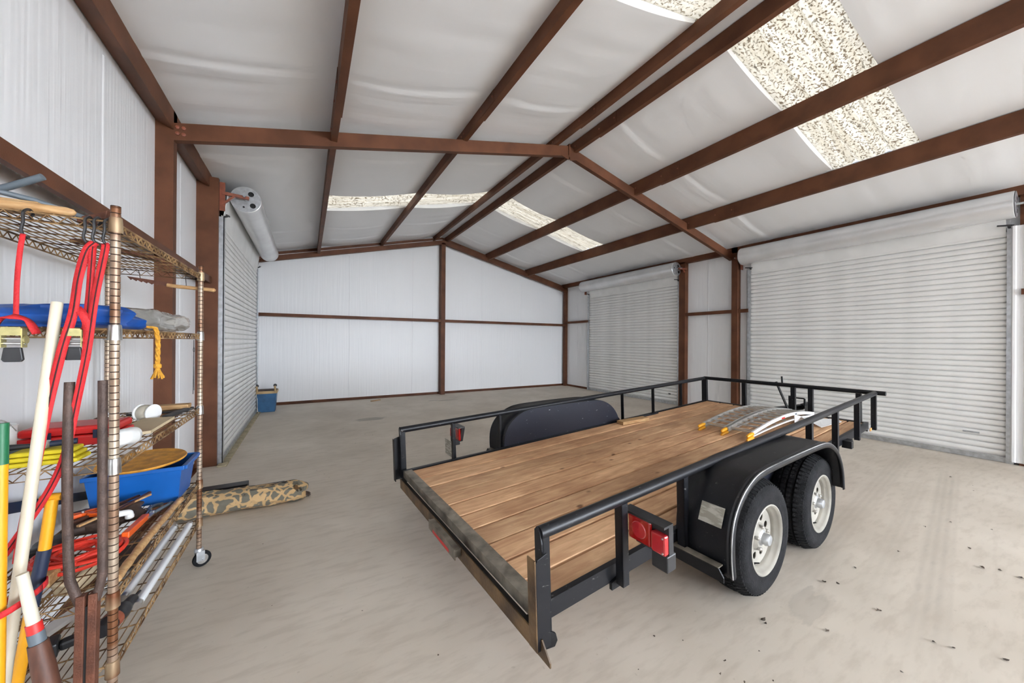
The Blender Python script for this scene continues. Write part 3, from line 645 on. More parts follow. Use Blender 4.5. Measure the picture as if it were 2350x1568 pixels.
# rails
for s, w in ((-1, -.048), (1, TW+.048)):
    mk(lambda b: b.tube([(.0, w, HR-.026), (LR, w, HR-.026)], .026, 16)).build('top_rail', MT['scuff'], tr)
    # rear end upright: flat bar capped round
    mk(lambda b: b.prism([(-.07, -.022), (.30, -.022), (.345, -.012), (.362, .004), (.345, .022), (-.07, .022)], lambda z, y: (-.006, w+y, z), lambda z, y: (.0, w+y, z))).build('end_plate', MT['scuff'], tr, smooth=False)
    mk(lambda b: (b.box(.0, .036, w-.02, w-.014, -.07, HR-.03), b.box(.0, .006, w-.02, w+.02, -.07, HR-.03))).build('end_post', MT['scuff'], tr, smooth=False)
    # ramp-gate bracket angle behind the upright
    wo = w+s*.042
    gb = mk(lambda b: b.prism([(-.050,-.09),(.012,-.09),(.012,.262),(.004,.274),(-.042,.262),(-.050,.252)], lambda a, z: (a, wo, z), lambda a, z: (a, wo-s*.006, z))).build('gate_bracket', MT['scuff'], tr, smooth=False, bevel=.0015)
    mk(lambda b: b.box(-.056, -.050, min(wo, wo-s*.050), max(wo, wo-s*.050), -.09, .262)).build('bracket_leg', MT['brownsill'] if s < 0 else MT['black'], gb, smooth=False, bevel=.0015)
    for i, a in enumerate((.465, .965, 2.80, 3.43, 4.09, 4.70)):
        ws = w-s*.007      # the leg facing the rear and the leg along the side
        mk(lambda b: (b.box(a, a+.006, min(w+s*.018, w-s*.024), max(w+s*.018, w-s*.024), -.072, HR-.035), b.box(a, a+.042, min(w+s*.012, w+s*.018), max(w+s*.012, w+s*.018), -.072, HR-.035))).build('rail_post', MT['scuff'], tr, smooth=False)
mk(lambda b: b.tube([(LR-.0, -.135, HR-.022), (LR, TW+.055, HR-.022)], .025, 16)).build('front_rail', MT['scuff'], tr)
for w in (.05, .49, .67, 1.25, TW-.02): mk(lambda b: (b.box(TL-.03, TL+.02, w, w+.006, -.06, HR-.035), b.box(TL-.03, TL-.024, w, w+.045, -.06, HR-.035))).build('front_post', MT['scuff'], tr, smooth=False)
# lugs and pockets
mk(lambda b: (b.prism([(-.0, -.115), (.045, -.125), (.06, -.105), (.052, -.075), (.02, -.05), (-.005, -.045)], lambda a, z: (a, -.075, z), lambda a, z: (a, -.060, z)))).build('chain_lug', MT['black'], tr, bevel=.003)
mk(lambda b: (b.box(3.80, 3.86, -.075, -.0, -.10, -.03), b.box(3.86, 3.95, -.05, 0, -.085, -.035))).build('stake_pocket', MT['black'], tr, smooth=False, bevel=.003)
mk(lambda b: b.box(.86, .94, TW+.006, TW+.04, -.035, -.005)).build('tie_ring', MT['black'], tr, smooth=False)
mk(lambda b: b.box(4.50, 4.56, -.062, -.056, -.05, -.02)).build('side_marker', MT['amber'], tr, smooth=False)
mk(lambda b: (b.prism([(.44, -.10), (.50, -.10), (.50, -.05), (.44, -.065)], lambda a, z: (a, -.02, z), lambda a, z: (a, -.004, z)))).build('gusset', MT['black'], tr, smooth=False)
# tail lights
def tail_light(s, w0):
    f = lambda w: w0 - s*w             # w measured outward from the rail post
    P = lambda w_a, w_b: (min(f(w_a), f(w_b)), max(f(w_a), f(w_b)))
    hb = MB(); hb.box(.52, .585, *P(-.02, .205), .262, .272); hb.prism([(0,0)]*0 or [(.035, .125), (.205, .125), (.205, .262), (-.02, .262), (-.02, .262)][:4], lambda w, z: (.553, f(w), z), lambda w, z: (.585, f(w), z))
    house = hb.build('tail_light', MT['blk'], tr, smooth=False); house['label'] = 'black housing with red tail light lenses'
    mk(lambda b: b.box(.535, .60, *P(.128, .208), .065, .140)).build('lamp_foot', MT['blk'], house, smooth=False, bevel=.006)
    mk(lambda b: b.box(.532, .555, *P(.004, .126), .140, .256)).build('brake_lens', MT['red_lens'], house, smooth=False, bevel=.009)
    mk(lambda b: b.lathe([(.040, 0), (.036, .004), (.0, .005)], (.5325, f(.065), .198), (-1,0,0), 24)).build('reflector_ring', MT['red_lens2'], house)
    mk(lambda b: b.box(.528, .580, *P(.130, .202), .138, .228)).build('marker_lens', MT['red_lens2'], house, smooth=False, bevel=.008)
    for zz in (.15, .215): mk(lambda b: b.lathe([(.004,0),(.004,.003),(0,.0035)], (.528, f(.19), zz), (-1,0,0), 8)).build('screw', MT['chrome'], house)
tail_light(1, -.04); tail_light(-1, TW+.04)
mk(lambda b: b.box(.50, .506, TW+.085, TW+.30, -.03, .115)).build('licence_plate', MT['plate'], tr, smooth=False)
# fenders
FP = [(1.005,-.125),(.995,-.02),(1.005,.10),(1.045,.19),(1.12,.262),(1.225,.312),(1.35,.334),(1.60,.333),(2.05,.318),(2.30,.302),(2.43,.270),(2.545,.205),(2.625,.12),(2.675,.02),(2.695,-.115)]
def fender(s, w0):
    f = lambda w: w0 + s*w
    P2 = [Vector((p.x, p.y)) for p in bez([(a, z, 0) for a, z in FP], 4)]
    n = len(P2); nrm = []
    for i in range(n):
        t = P2[min(i+1, n-1)]-P2[max(i-1, 0)]; t.normalize(); nrm.append(Vector((-t.y, t.x)))
    b = MB()
    # cross profile (offset inward from crown, w): rolled lip, bead, crown
    cross = [(-.030, .288), (-.012, .294), (-.002, .291), (.003, .283), (-.001, .274), (.004, .266), (.0, .255), (.0, .13), (.0, .0)]
    def g(u, v):
        i = min(int(round(u*(n-1))), n-1); off, w = cross[int(round(v*(len(cross)-1)))]
        q = P2[i]+nrm[i]*off; return (q.x, f(w), q.y)
    b.grid(g, n-1, len(cross)-1)
    o = b.build('fender', MT['scuff'], tr, solid=.004)
    poly = [(q.x, q.y) for q in P2] ; base_ = -.0
    poly = [p for p in poly if p[1] > -.0]; poly = [(poly[0][0], -.02)] + poly + [(poly[-1][0], -.02)]
    mk(lambda q: q.prism(poly, lambda a, z: (a, f(-.004), z), lambda a, z: (a, f(.004), z))).build('fender_side_plate', MT['fenderside'], o, smooth=False)
    # worn bright edge bead
    mk(lambda q: q.tube([(P2[i].x+nrm[i].x*.001, f(.2885), P2[i].y+nrm[i].y*.001) for i in range(n)], .0035, 6)).build('edge_bead', MT['edgewear'], o)
    # step bracket holding the rear end of the fender
    mk(lambda q: (q.box(.945, 1.005, *sorted((f(0), f(.25))), -.118, -.112), q.prism([(0,-.062),(.25,-.062),(.275,-.10),(.275,-.125),(0,-.125)], lambda w, z: (.94, f(w), z), lambda w, z: (.948, f(w), z)))).build('fender_step', MT['black'], o, smooth=False)
    mk(lambda q: q.box(.94, .985, *sorted((f(0.0), f(.25))), -.066, -.060)).build('step_top', MT['sill'], o, smooth=False)
    return o
MT['fenderside'] = None
def fs_mat():
    m = worn_black(); m.name = 'dark_blue_black_paint'
    for n in m.node_tree.nodes:
        if n.type == 'VALTORGB':
            n.color_ramp.elements[0].color = (.012,.014,.024,1); n.color_ramp.elements[0].position = .66; n.color_ramp.elements[1].position = .70; n.color_ramp.elements[1].color = (.5,.5,.5,1)
    return m
MT['fenderside'] = fs_mat()
MT['edgewear'] = mat('worn_bright_edge', (.06,.06,.06), .35, .4, col2=(.5,.5,.5), scale=5, lo=.35, hi=.6)
fr = fender(-1, -.002); fl = fender(1, TW+.002)
# maker's plate on the near fender
def vin():
    b = MB(); q = [(1.000, .205, -.135), (1.030, .1925+.02, -.135)]
    a0, z0, a1, z1 = .9985, .118, 1.040, .206
    b.add([(a0-.006,-.126,z0-.004),(a0-.006,-.243,z0-.004),(a1-.012,-.247,z1),(a1-.012,-.130,z1)], [(0,1,2,3)])
    return b.build('maker_plate', MT['plate'], fr, smooth=False, solid=.002)
vin()
# wheels
def wheel_disc(R, holes, hr, ring, w):
    """dished steel disc with a ring of round holes"""
    b = MB(); n = 16
    dish = lambda r: w + (.020 if r < .062 else .020*max(0, 1-(r-.062)/.02) - .004*math.exp(-((r-ring)/.03)**2))
    P = lambda r, t: (r*cos(t), dish(r), r*sin(t))
    r0, r1 = .082, .142; dt = pi/holes
    for k in range(holes):
        tc = 2*pi*k/holes; loop = []
        for j in range(n*2):
            ph = 2*pi*j/(n*2); cx_, cy_ = cos(ph), sin(ph)
            hx, hy = (r1-r0)/2, dt*ring; m = min(hx/max(abs(cx_),1e-6), hy/max(abs(cy_),1e-6))
            rc = (r0+r1)/2
            loop.append((P(rc+cx_*hr, tc+cy_*hr/ring), P(rc+cx_*m, tc+cy_*m/ring), P(rc+cx_*hr, tc+cy_*hr/ring)))
        kk = len(b.V); N2 = n*2
        for a_, o_, _ in loop: b.V.append(a_); b.V.append(o_); b.V.append((a_[0], a_[1]-.006, a_[2]))
        for j in range(N2):
            q = (j+1) % N2; b.F.append((kk+3*j, kk+3*j+1, kk+3*q+1, kk+3*q)); b.F.append((kk+3*j, kk+3*q, kk+3*q+2, kk+3*j+2))
    b.lathe([(.040, dish(.04)), (.060, dish(.06)), (.070, dish(.07)), (r0, dish(r0))], (0,0,0), (0,1,0), 48)
    b.lathe([(r1, dish(r1)), (R, dish(R))], (0,0,0), (0,1,0), 48)
    return b.mesh('wheel_disc', MT['rim'])
def wheel_meshes():
    d = {}
    R = .338
    # tyre, axis +y is outward; local y=0 at outer sidewall
    prof = [(.198,.012),(.205,.002),(.225,-.004),(.245,.000),(.262,-.005),(.290,-.003),(.305,.004),(.320,.018),(.331,.036),(.336,.050),
            (.336,.066),(.328,.068),(.328,.076),(.338,.078),(.338,.108),(.329,.110),(.329,.118),(.338,.120),(.338,.150),(.328,.152),(.328,.160),(.336,.162),(.331,.19),(.320,.205),(.29,.222),(.24,.224),(.205,.216),(.198,.205)]
    tb = MB(); tb.lathe([(r, -h) for r, h in prof], (0,0,0), (0,1,0), 72)
    d['tyre'] = tb.mesh('tyre', MT['rubber'])
    lb = MB()
    for k in range(64):
        a = 2*pi*k/64
        for (h0, h1, r0, r1, tw) in ((.012, .062, .314, .3395, .0), (.080, .106, .332, .3405, .03), (.122, .148, .332, .3405, -.03), (.164, .205, .318, .3395, .0)):
            ww_ = .0090; ac = a+tw
            ps = []
            for hh, rr in ((h0, r0 if h0 < .1 else r1), (h1, r1 if h1 < .2 else r0)):
                for da in (-ww_/.33, ww_/.33): ps.append((hh, rr, ac+da))
            # block: top quad lifted a little above the carcass
            P = lambda h, r, an: (r*cos(an), -h, r*sin(an))
            top = [P(ps[0][0], ps[0][1]+.0065, ps[0][2]), P(ps[1][0], ps[1][1]+.0065, ps[1][2]), P(ps[3][0], ps[3][1]+.0065, ps[3][2]), P(ps[2][0], ps[2][1]+.0065, ps[2][2])]
            bot = [P(ps[0][0], ps[0][1]-.012, ps[0][2]), P(ps[1][0], ps[1][1]-.012, ps[1][2]), P(ps[3][0], ps[3][1]-.012, ps[3][2]), P(ps[2][0], ps[2][1]-.012, ps[2][2])]
            lb.add(top+bot, [(0,1,2,3),(4,7,6,5),(0,4,5,1),(1,5,6,2),(2,6,7,3),(3,7,4,0)])
    d['tread'] = lb.mesh('tread', MT['rubber'], smooth=False)
    rp = [(.208,-.006),(.207,.001),(.200,.003),(.193,-.004),(.188,-.012),(.185,-.024),(.178,-.030),(.174,-.040),(.170,-.056),(.164,-.060)]
    d['rim'] = mk(lambda b: b.lathe(rp+[(.164,-.11),(.170,-.19),(.205,-.20)], (0,0,0), (0,1,0), 56)).mesh('rim', MT['rim'])
    d['disc'] = wheel_disc(.168, 8, .0205, .112, -.050)
    d['hub'] = mk(lambda b: b.lathe([(.046,-.06),(.046,-.030),(.040,-.026),(.034,-.022),(.034,.004),(.029,.012),(.012,.015),(0,.015)], (0,0,0), (0,1,0), 24)).mesh('hub_cap', MT['galv'])
    d['nut'] = mk(lambda b: b.lathe([(.0115,-.06),(.0115,-.022),(.006,-.016),(0,-.015)], (0,0,0), (0,1,0), 6)).mesh('lug_nut', MT['chrome'])
    d['valve'] = mk(lambda b: b.tube([(.168,-.05,0),(.152,-.030,0),(.142,-.012,0)], [.006,.0055,.004], 8)).mesh('valve_stem', MT['blk'])
    d['back'] = mk(lambda b: b.lathe([(0,-.150),(.165,-.150)], (0,0,0), (0,1,0), 32)).mesh('brake_drum', MT['dark'])
    return d
WM = wheel_meshes()
HUBZ = .340
def wheel(a, s, spin):
    wc = -.222 if s < 0 else TW+.222
    P = TM @ Vector((a, wc, 0)); P.z = HUBZ
    loc = tloc(P)
    m = Matrix((( -s*1, 0, 0), (0, s*1, 0), (0, 0, 1))).transposed().to_4x4()   # local +y outward
    # level with the floor: undo the trailer pitch
    m = Matrix.Rotation(TP, 4, 'Y') @ m @ Matrix.Rotation(spin, 4, 'Y')
    m.translation = loc
    o = share('wheel', WM['tyre'], tr); o.matrix_local = m; o['label'] = 'black trailer tyre on a cream steel wheel'
    share('tread', WM['tread'], o)
    share('rim', WM['rim'], o); share('wheel_disc', WM['disc'], o); share('hub_cap', WM['hub'], o); share('brake_drum', WM['back'], o)
    for k in range(5): share('lug_nut', WM['nut'], o, (.066*cos(2*pi*k/5+.3), 0, .066*sin(2*pi*k/5+.3)))
    share('valve_stem', WM['valve'], o, rot=(0, 1.0, 0))
for a in (1.576, 2.469):
    for s in (-1, 1): wheel(a, s, RNG.uniform(0, 1.2))
    p = tloc(TM @ Vector((a, 0, 0)) * 1); zz = HUBZ - (TM @ Vector((a, .9, 0))).z
    mk(lambda b: b.tube([(a, -.09, zz), (a, TW+.09, zz)], .03, 12)).build('axle', MT['black'], tr)
    for s, w in ((-1, .09), (1, TW-.09)):
        mk(lambda b: [b.bar((a-.3+.05*k, w, -.085-.012*k), (a, w, zz+.045-.007*k), .045, .006) and b.bar((a, w, zz+.045-.007*k), (a+.3-.05*k, w, -.085-.012*k), .045, .006) for k in range(4)]).build('leaf_spring', MT['black'], tr, smooth=False)
# tongue, coupler and jack beyond the front rail
mk(lambda b: (b.bar((TL-.6, .35, -.11), (TL+1.05, TW/2-.03, -.11), .05, .075), b.bar((TL-.6, TW-.35, -.11), (TL+1.05, TW/2+.03, -.11), .05, .075))).build('tongue', MT['black'], tr, smooth=False)
mk(lambda b: (b.box(TL+1.0, TL+1.25, TW/2-.035, TW/2+.035, -.13, -.06), b.lathe([(.04,-.03),(.045,0),(.03,.03),(0,.04)], (TL+1.23, TW/2, -.09), (0,0,1), 16))).build('coupler', MT['black'], tr)
jz = -(TM @ Vector((TL+.55, TW/2, 0))).z
jk = mk(lambda b: b.tube([(TL+.55, TW/2, jz+.03), (TL+.55, TW/2, .12)], .028, 12)).build('jack', MT['black'], tr)
mk(lambda b: (b.lathe([(.08,0),(.08,.012),(.03,.03)], (TL+.55, TW/2, jz+.004), (0,0,1), 20))).build('jack_foot', MT['black'], jk)
mk(lambda b: (b.tube([(TL+.55, TW/2, .10), (TL+.55, TW/2-.16, .10)], .009, 8), b.tube([(TL+.55, TW/2-.16, .10), (TL+.55, TW/2-.16, .0)], .012, 8))).build('jack_handle', MT['black'], jk)
mk(lambda b: b.bar((4.80, .79, .02), (4.80, .92, HR+.005), .012, .045, (1,0,0))).build('gate_stop_bar', MT['scuff'], tr, smooth=False)
mk(lambda b: b.tube([(4.79, .845, HR-.01), (4.79, .85, HR+.085)], .011, 8)).build('stop_pin', MT['black'], tr)

# ------------------------------------------------------------------ things on the deck
def tmat(a, w, z, rot=0): return TM @ Matrix.Translation((a, w, z)) @ Matrix.Rotation(rot, 4, 'Z')
rp = thing('loading_ramp', 'folded arched aluminium loading ramp with yellow tips on the trailer deck', 'ramp', mat4=tmat(3.08, .50, .003, -.02))
def arch(x): return .050 + .085*(1-((x-.85)/.95)**2) if x < .85 else .135-.095*((x-.85)/.75)**1.6
def ramp():
    ws = (.0, .245, .49)
    xs = [k*1.56/14 for k in range(15)]
    for w in ws:
        b = MB()
        for dw in ((-.018, .018) if w == .245 else (0,)):
            P = [(x, arch(x)) for x in xs]
            poly = P + [(x, z-.034) for x, z in reversed(P)]
            b.prism(poly, lambda x, z: (x, w+dw-.008, z), lambda x, z: (x, w+dw+.008, z))
        b.build('side_rail', MT['alu_white'] if w == 0 else MT['alu'], rp, smooth=False)
        b = MB()                                    # lower folded layer
        P = [(x, max(.016, arch(x)*.42)) for x in xs]; poly = P + [(x, z-.014) for x, z in reversed(P)]
        b.prism(poly, lambda x, z: (x, w-.008, z), lambda x, z: (x, w+.008, z)); b.build('lower_rail', MT['alu_white'] if w == 0 else MT['alu'], rp, smooth=False)
        for dz_ in (.0, -.036):
            z0 = arch(0)-.017+dz_
            t_ = mk(lambda q: q.tube([(.02, w, z0), (-.03, w, z0-.004), (-.075, w, z0-.010), (-.09, w, z0-.013)], [.019, .018, .016, .008], 10)).build('tip_cap', MT['yellow'], rp); t_['label'] = 'yellow plastic end cap'
    for h in range(2):
        for k in range(13):
            x = .07 + k*.117; w0, w1 = ws[h]+.008, ws[h+1]-.008
            mk(lambda q: q.bar((x, w0, arch(x)-.014), (x, w1, arch(x)-.014), .020, .014)).build('rung', MT['alu'], rp, smooth=False)
    for h in range(2):
        for k in range(6):
            x = .12 + k*.24; mk(lambda q: q.bar((x, ws[h]+.008, max(.016, arch(x)*.42)-.006), (x, ws[h+1]-.008, max(.016, arch(x)*.42)-.006), .02, .010)).build('lower_rung', MT['alu'], rp, smooth=False)
    mk(lambda q: q.prism([(.98,.105),(1.16,.055),(1.50,.028),(1.50,.010),(.98,.010)], lambda x, z: (x, -.012, z), lambda x, z: (x, -.008, z))).build('hinge_plate', MT['alu_white'], rp, smooth=False)
    mk(lambda q: q.add([(.95,-.26,.012),(1.42,-.30,.008),(1.50,-.24,.012),(1.15,-.02,.05)], [(0,1,2,3)])).build('fold_flap', MT['alu_white'], rp, smooth=False, solid=.004)
    mk(lambda q: q.box(.66, .74, -.0095, -.0085, .098, .114)).build('sticker', MT['redband'], rp, smooth=False)
    mk(lambda q: q.box(1.0, 1.05, -.0095, -.0085, .094, .112)).build('sticker', MT['grey'], rp, smooth=False)
ramp()
bd = mk(lambda b: b.box(-.21, .21, -.055, .055, 0, .037)).build('wood_board', MT['wood_raw'], smooth=False, bevel=.004); bd.matrix_world = tmat(2.75, 1.66, .003, -.13)
tag(bd, 'short tan board lying on the deck beside the left fender', 'board')
st = mk(lambda b: b.box(-.25, .25, -.018, .018, 0, .010)).build('steel_strip', MT['fenderside'], smooth=False, bevel=.002); st.matrix_world = tmat(3.12, 1.755, .003, .0)
tag(st, 'thin dark steel strip lying along the left deck edge', 'metal strip')
# ------------------------------------------------------------------ wire shelving by the left wall
def W_(b, name, m, root, **k):
    """part given in world coordinates"""
    o = b.build(name, m, root, **k); o.matrix_parent_inverse = Matrix.Translation(-Vector(root.location)); return o
def blob(c, s, e=.6, amp=.12, fq=6, seed=0, nu=28, nv=16, flat=True, rot=0, stretch=(1,1,1)):
    """soft squared-off mound of half sizes s"""
    sg = lambda x: math.copysign(abs(x)**e, x); cr, sr = cos(rot), sin(rot)
    b = MB(); c = Vector(c)
    def f(u, v):
        th, ph = 2*pi*u, pi*(v-.5)
        p = Vector((sg(cos(ph))*sg(cos(th)), sg(cos(ph))*sg(sin(th)), sg(sin(ph))))
        n = noise.noise(Vector((p.x*fq*stretch[0]*s[0]*6, p.y*fq*stretch[1]*s[1]*6, p.z*fq*stretch[2]*s[2]*6+seed*9.7)))
        q = Vector((p.x*s[0], p.y*s[1], p.z*s[2]))*(1+amp*n)
        if flat: q.z = max(q.z, -s[2]*.92)
        return c + Vector((q.x*cr-q.y*sr, q.x*sr+q.y*cr, q.z))
    b.grid(f, nu, nv); return b
SH = thing('wire_shelving', 'rusty five-tier wire shelving unit on casters along the left wall', 'shelving', (.385, 2.71, 0))
SX0, SX1, SY0, SY1 = .17, .60, 2.10, 3.32
SZ = [1.945, 1.55, 1.058, .565, .312]
POST_R = .0142
prof = []
z = .125
while z < 1.985:
    prof += [(POST_R, z), (POST_R, z+.0215), (POST_R-.0018, z+.0225), (POST_R-.0018, z+.0244)]; z += .0254
prof += [(POST_R, z), (POST_R, 1.995), (POST_R*.8, 2.0), (0, 2.0)]
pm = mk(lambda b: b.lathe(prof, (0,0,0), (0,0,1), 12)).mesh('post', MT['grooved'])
cas = {}
cas['fork'] = mk(lambda b: (b.lathe([(.0,.128),(.02,.128),(.026,.118),(.026,.108),(.014,.104),(.0,.104)], (0,0,0), (0,0,1), 14), b.box(-.018,.026,-.019,-.015,.045,.106), b.box(-.018,.026,.015,.019,.045,.106), b.tube([(.016,-.024,.05),(.016,.024,.05)], .006, 8))).mesh('caster_fork', MT['galv'])
cas['wheel'] = mk(lambda b: b.lathe([(.012,-.013),(.042,-.013),(.049,-.009),(.050,0),(.049,.009),(.042,.013),(.012,.013)], (.016,0,.050), (0,1,0), 26, caps=True)).mesh('caster_wheel', MT['rubber'])
cas['disc'] = mk(lambda b: b.lathe([(0,-.0145),(.030,-.0145),(.032,-.012),(.032,.012),(.030,.0145),(0,.0145)], (.016,0,.050), (0,1,0), 20)).mesh('wheel_hub', MT['chrome'])
for x in (SX0, SX1):
    for y in (SY0, SY1):
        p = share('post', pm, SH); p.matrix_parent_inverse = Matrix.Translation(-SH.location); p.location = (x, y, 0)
        rz = .5 if y == SY1 else 2.2
        c = share('caster', cas['fork'], SH, rot=(0,0,rz)); c.matrix_parent_inverse = Matrix.Translation(-SH.location); c.location = (x, y, 0)
        share('caster_wheel', cas['wheel'], c); share('wheel_hub', cas['disc'], c)
        for zz in SZ: W_(mk(lambda b: b.lathe([(.0200,-.040),(.0190,.0),(.0175,.016),(.0142,.018)], (x,y,zz), (0,0,1), 14)), 'collar', MT['chrome'] if zz in (1.55, 1.058) else MT['rust_post'], SH)
for zz in SZ:
    b = MB(); R_ = .0036
    for dz, r in ((0, .0042), (-.030, .0036)):
        b.tube([(SX0,SY0,zz+dz),(SX1,SY0,zz+dz),(SX1,SY1,zz+dz),(SX0,SY1,zz+dz)], r, 6, closed=True)
    def zig(p, q, n):
        p, q = Vector(p), Vector(q); pts = [p.lerp(q, k/n)+Vector((0,0,-.002 if k % 2 else -.029)) for k in range(n+1)]; b.tube(pts, .0024, 5)
    zig((SX0,SY0,zz),(SX1,SY0,zz),18); zig((SX0,SY1,zz),(SX1,SY1,zz),18); zig((SX0,SY0,zz),(SX0,SY1,zz),48); zig((SX1,SY0,zz),(SX1,SY1,zz),48)
    W_(b, 'shelf_truss', MT['rust_wire'], SH)
    b = MB()
    for k in range(1, 17): x = SX0+(SX1-SX0)*k/17; b.tube([(x,SY0,zz+.003),(x,SY1,zz+.003)], .0022, 5)
    for k in range(1, 11): y = SY0+(SY1-SY0)*k/11; b.tube([(SX0,y,zz-.002),(SX1,y,zz-.002)], .0030, 5)
    W_(b, 'shelf_mesh', MT['rust_wire'], SH)

def one(b, name, label, cat, m, group=None, **k):
    return tag(b.build(name, MT[m] if isinstance(m, str) else m, **k), label, cat, group)
# ---- on the top shelf
T0 = SZ[0]+.0055
one(mk(lambda b: b.tube([(.10,2.135,T0+.018),(.25,2.130,T0+.018),(.38,2.124,T0+.017),(.470,2.120,T0+.016),(.488,2.119,T0+.016),(.494,2.118,T0+.016)], [.0175,.0175,.0165,.0158,.011,.003], 14)), 'wooden_rod', 'smooth light wooden tool handle on the top shelf', 'handle', 'handle')
one(mk(lambda b: b.tube([(.185,2.25,T0+.055),(.30,2.215,T0+.105),(.383,2.195,T0+.150)], .0115, 12)), 'metal_pipe', 'blue-grey pipe sticking up from the top shelf at the left edge', 'pipe', 'grey')
one(mk(lambda b: b.tube([(.290,2.150,T0+.066),(.36,2.20,T0+.062),(.470,2.275,T0+.034)], .0095, 10)), 'metal_rod', 'thin grey rod lying on the top shelf behind the wooden handle', 'rod', 'grey')
one(mk(lambda b: b.box(.12,.385,2.165,2.235,T0+.012,T0+.050)), 'weathered_board', 'weathered tan wood strip lying flat on the top shelf', 'slat', 'wood_raw', smooth=False, bevel=.004)
one(mk(lambda b: (b.prism([(.0,0),(.07,.012),(.075,.045),(.045,.03),(.0,.016)], lambda x, zz: (.480+x, 2.19-x*.3, T0+.008+zz), lambda x, zz: (.488+x, 2.215-x*.3, T0+.008+zz)), b.box(.470,.51,2.185,2.225,T0,T0+.014))), 'rusty_hinge', 'small rust-brown bracket at the end of the grey rod', 'bracket', 'rustbar', smooth=False, bevel=.002)
one(mk(lambda b: b.bar((.30,2.62,T0+.010),(.50,2.95,T0+.010),.05,.018)), 'steel_offcut', 'dark rusty steel offcut on the far part of the top shelf', 'metal offcut', 'rustbar', smooth=False)
# hand saw hanging at the far end of the top shelf
sw = thing('hand_saw', 'old hand saw with wooden handle hanging under the top shelf', 'saw', (.42, 3.352, 1.86))
teeth = [(.24,1.908)] + [(.24+.012*k+(.006 if k % 2 else 0), 1.898-.0026*k-(.010 if k % 2 else 0)) for k in range(1, 13)] + [(.43,1.858),(.455,1.872),(.43,1.885)]
W_(mk(lambda b: b.prism(teeth, lambda x, zz: (x, 3.350, zz), lambda x, zz: (x, 3.353, zz))), 'blade', MT['rustbar'], sw, smooth=False)
W_(mk(lambda b: b.tube([(.425,3.352,1.868),(.48,3.352,1.862),(.56,3.352,1.858),(.635,3.352,1.855),(.662,3.352,1.853),(.672,3.352,1.852)], [.012,.0125,.012,.0125,.014,.006], 10)), 'handle', MT['handle'], sw)
W_(mk(lambda b: (b.tube([(.30,3.352,1.900),(.30,3.338,1.93),(.30,3.32,1.948)], .002, 5), b.tube([(.52,3.352,1.868),(.52,3.338,1.92),(.52,3.32,1.946)], .002, 5))), 'wire_loop', MT['blk'], sw)
# hooks and red ratchet straps hanging from the near end of the top shelf
def hook(x, y, z0, label):
    one(mk(lambda b: b.tube(bez([(x,y+.035,z0+.004),(x,y+.05,z0+.020),(x,y+.03,z0+.030),(x,y,z0+.012),(x+.002,y-.004,z0-.02),(x-.002,y-.004,z0-.05),(x+.004,y,z0-.07),(x+.004,y+.018,z0-.068)], 5), .0042, 7)), 's_hook', label, 'hook', 'blk', 'hooks on the top shelf')
hook(.391, 2.075, 1.925, 'black hook over the top shelf holding the thin red strap')
hook(.532, 2.075, 1.925, 'black hook on the top shelf left of the twin red straps')
hook(.556, 2.07, 1.925, 'middle black hook of the three close to the near shelf post')
hook(.580, 2.075, 1.925, 'black hook on the top shelf right beside the near shelf post')
def web(pts, wd, nrm=(.2,-1,0)):
    b = MB(); P = bez(pts, 6); n = Vector(nrm).normalized(); m = len(P)
    def f(u, v):
        i = int(round(u*(m-1))); t = (P[min(i+1,m-1)]-P[max(i-1,0)]).normalized(); s = t.cross(n).normalized()
        tw = .25*sin(i*.35); s = (s*cos(tw)+n*sin(tw))
        return P[i] + s*wd*(v-.5)
    b.grid(f, m-1, 2); return b
def buckle(root, c, rot, sc=1.0):
    c = Vector(c); 
    g = lambda x, y, zz: c+Vector((x*sc*cos(rot), y*sc, 0))+Vector((x*sc*sin(rot)*0, 0, zz*sc))
    bx = lambda b, x0, x1, y0, y1, z0, z1: b.obox(g((x0+x1)/2,(y0+y1)/2,(z0+z1)/2), (abs(x1-x0)/2*sc,0,0), (0,abs(y1-y0)/2*sc,0), (0,0,abs(z1-z0)/2*sc))
    k = W_(mk(lambda b: (bx(b,-.030,-.026,-.016,.016,-.045,.035), bx(b,.026,.030,-.016,.016,-.045,.035), bx(b,-.026,.026,-.018,-.014,.005,.04))), 'buckle', MT['buckle'], root, smooth=False)
    for zz in (-.008, -.028): W_(mk(lambda b: b.tube([g(-.032,0,zz), g(.032,0,zz)], .0065*sc, 10)), 'spool_pin', MT['chrome'], root)
    for sx in (-1, 1): W_(mk(lambda b: b.lathe([(.0,-.002),(.017*sc,-.002),(.017*sc,.002),(.0,.002)], g(sx*.033,0,-.012), (1,0,0), 14)), 'ratchet_wheel', MT['buckle'], root)
    W_(mk(lambda b: b.prism([(-.024,-.045),(.024,-.045),(.03,-.095),(.024,-.105),(-.024,-.105),(-.030,-.095)], lambda x, zz: g(x,-.010,zz), lambda x, zz: g(x,.004,zz))), 'lever', MT['blk'], root, smooth=False, bevel=.003)
s1 = thing('ratchet_strap', 'single thin red ratchet strap hanging at the far left with zinc buckle', 'strap', (.393,2.04,1.42), group='red ratchet straps')
W_(web([(.395,2.066,1.862),(.396,2.05,1.80),(.394,2.042,1.70),(.393,2.04,1.58)], .012), 'webbing', MT['redweb'], s1, solid=.002)
W_(web([(.350,2.045,1.535),(.368,2.032,1.578),(.393,2.02,1.585),(.420,2.032,1.575),(.436,2.045,1.53)], .026, (0,-.4,1)), 'webbing_loop', MT['redweb'], s1, solid=.003)
buckle(s1, (.391,2.035,1.520), 0, .78)
s2 = thing('ratchet_strap', 'twin red ratchet strap strands slanting down past the brown fork', 'strap', (.50,2.03,1.0), group='red ratchet straps')
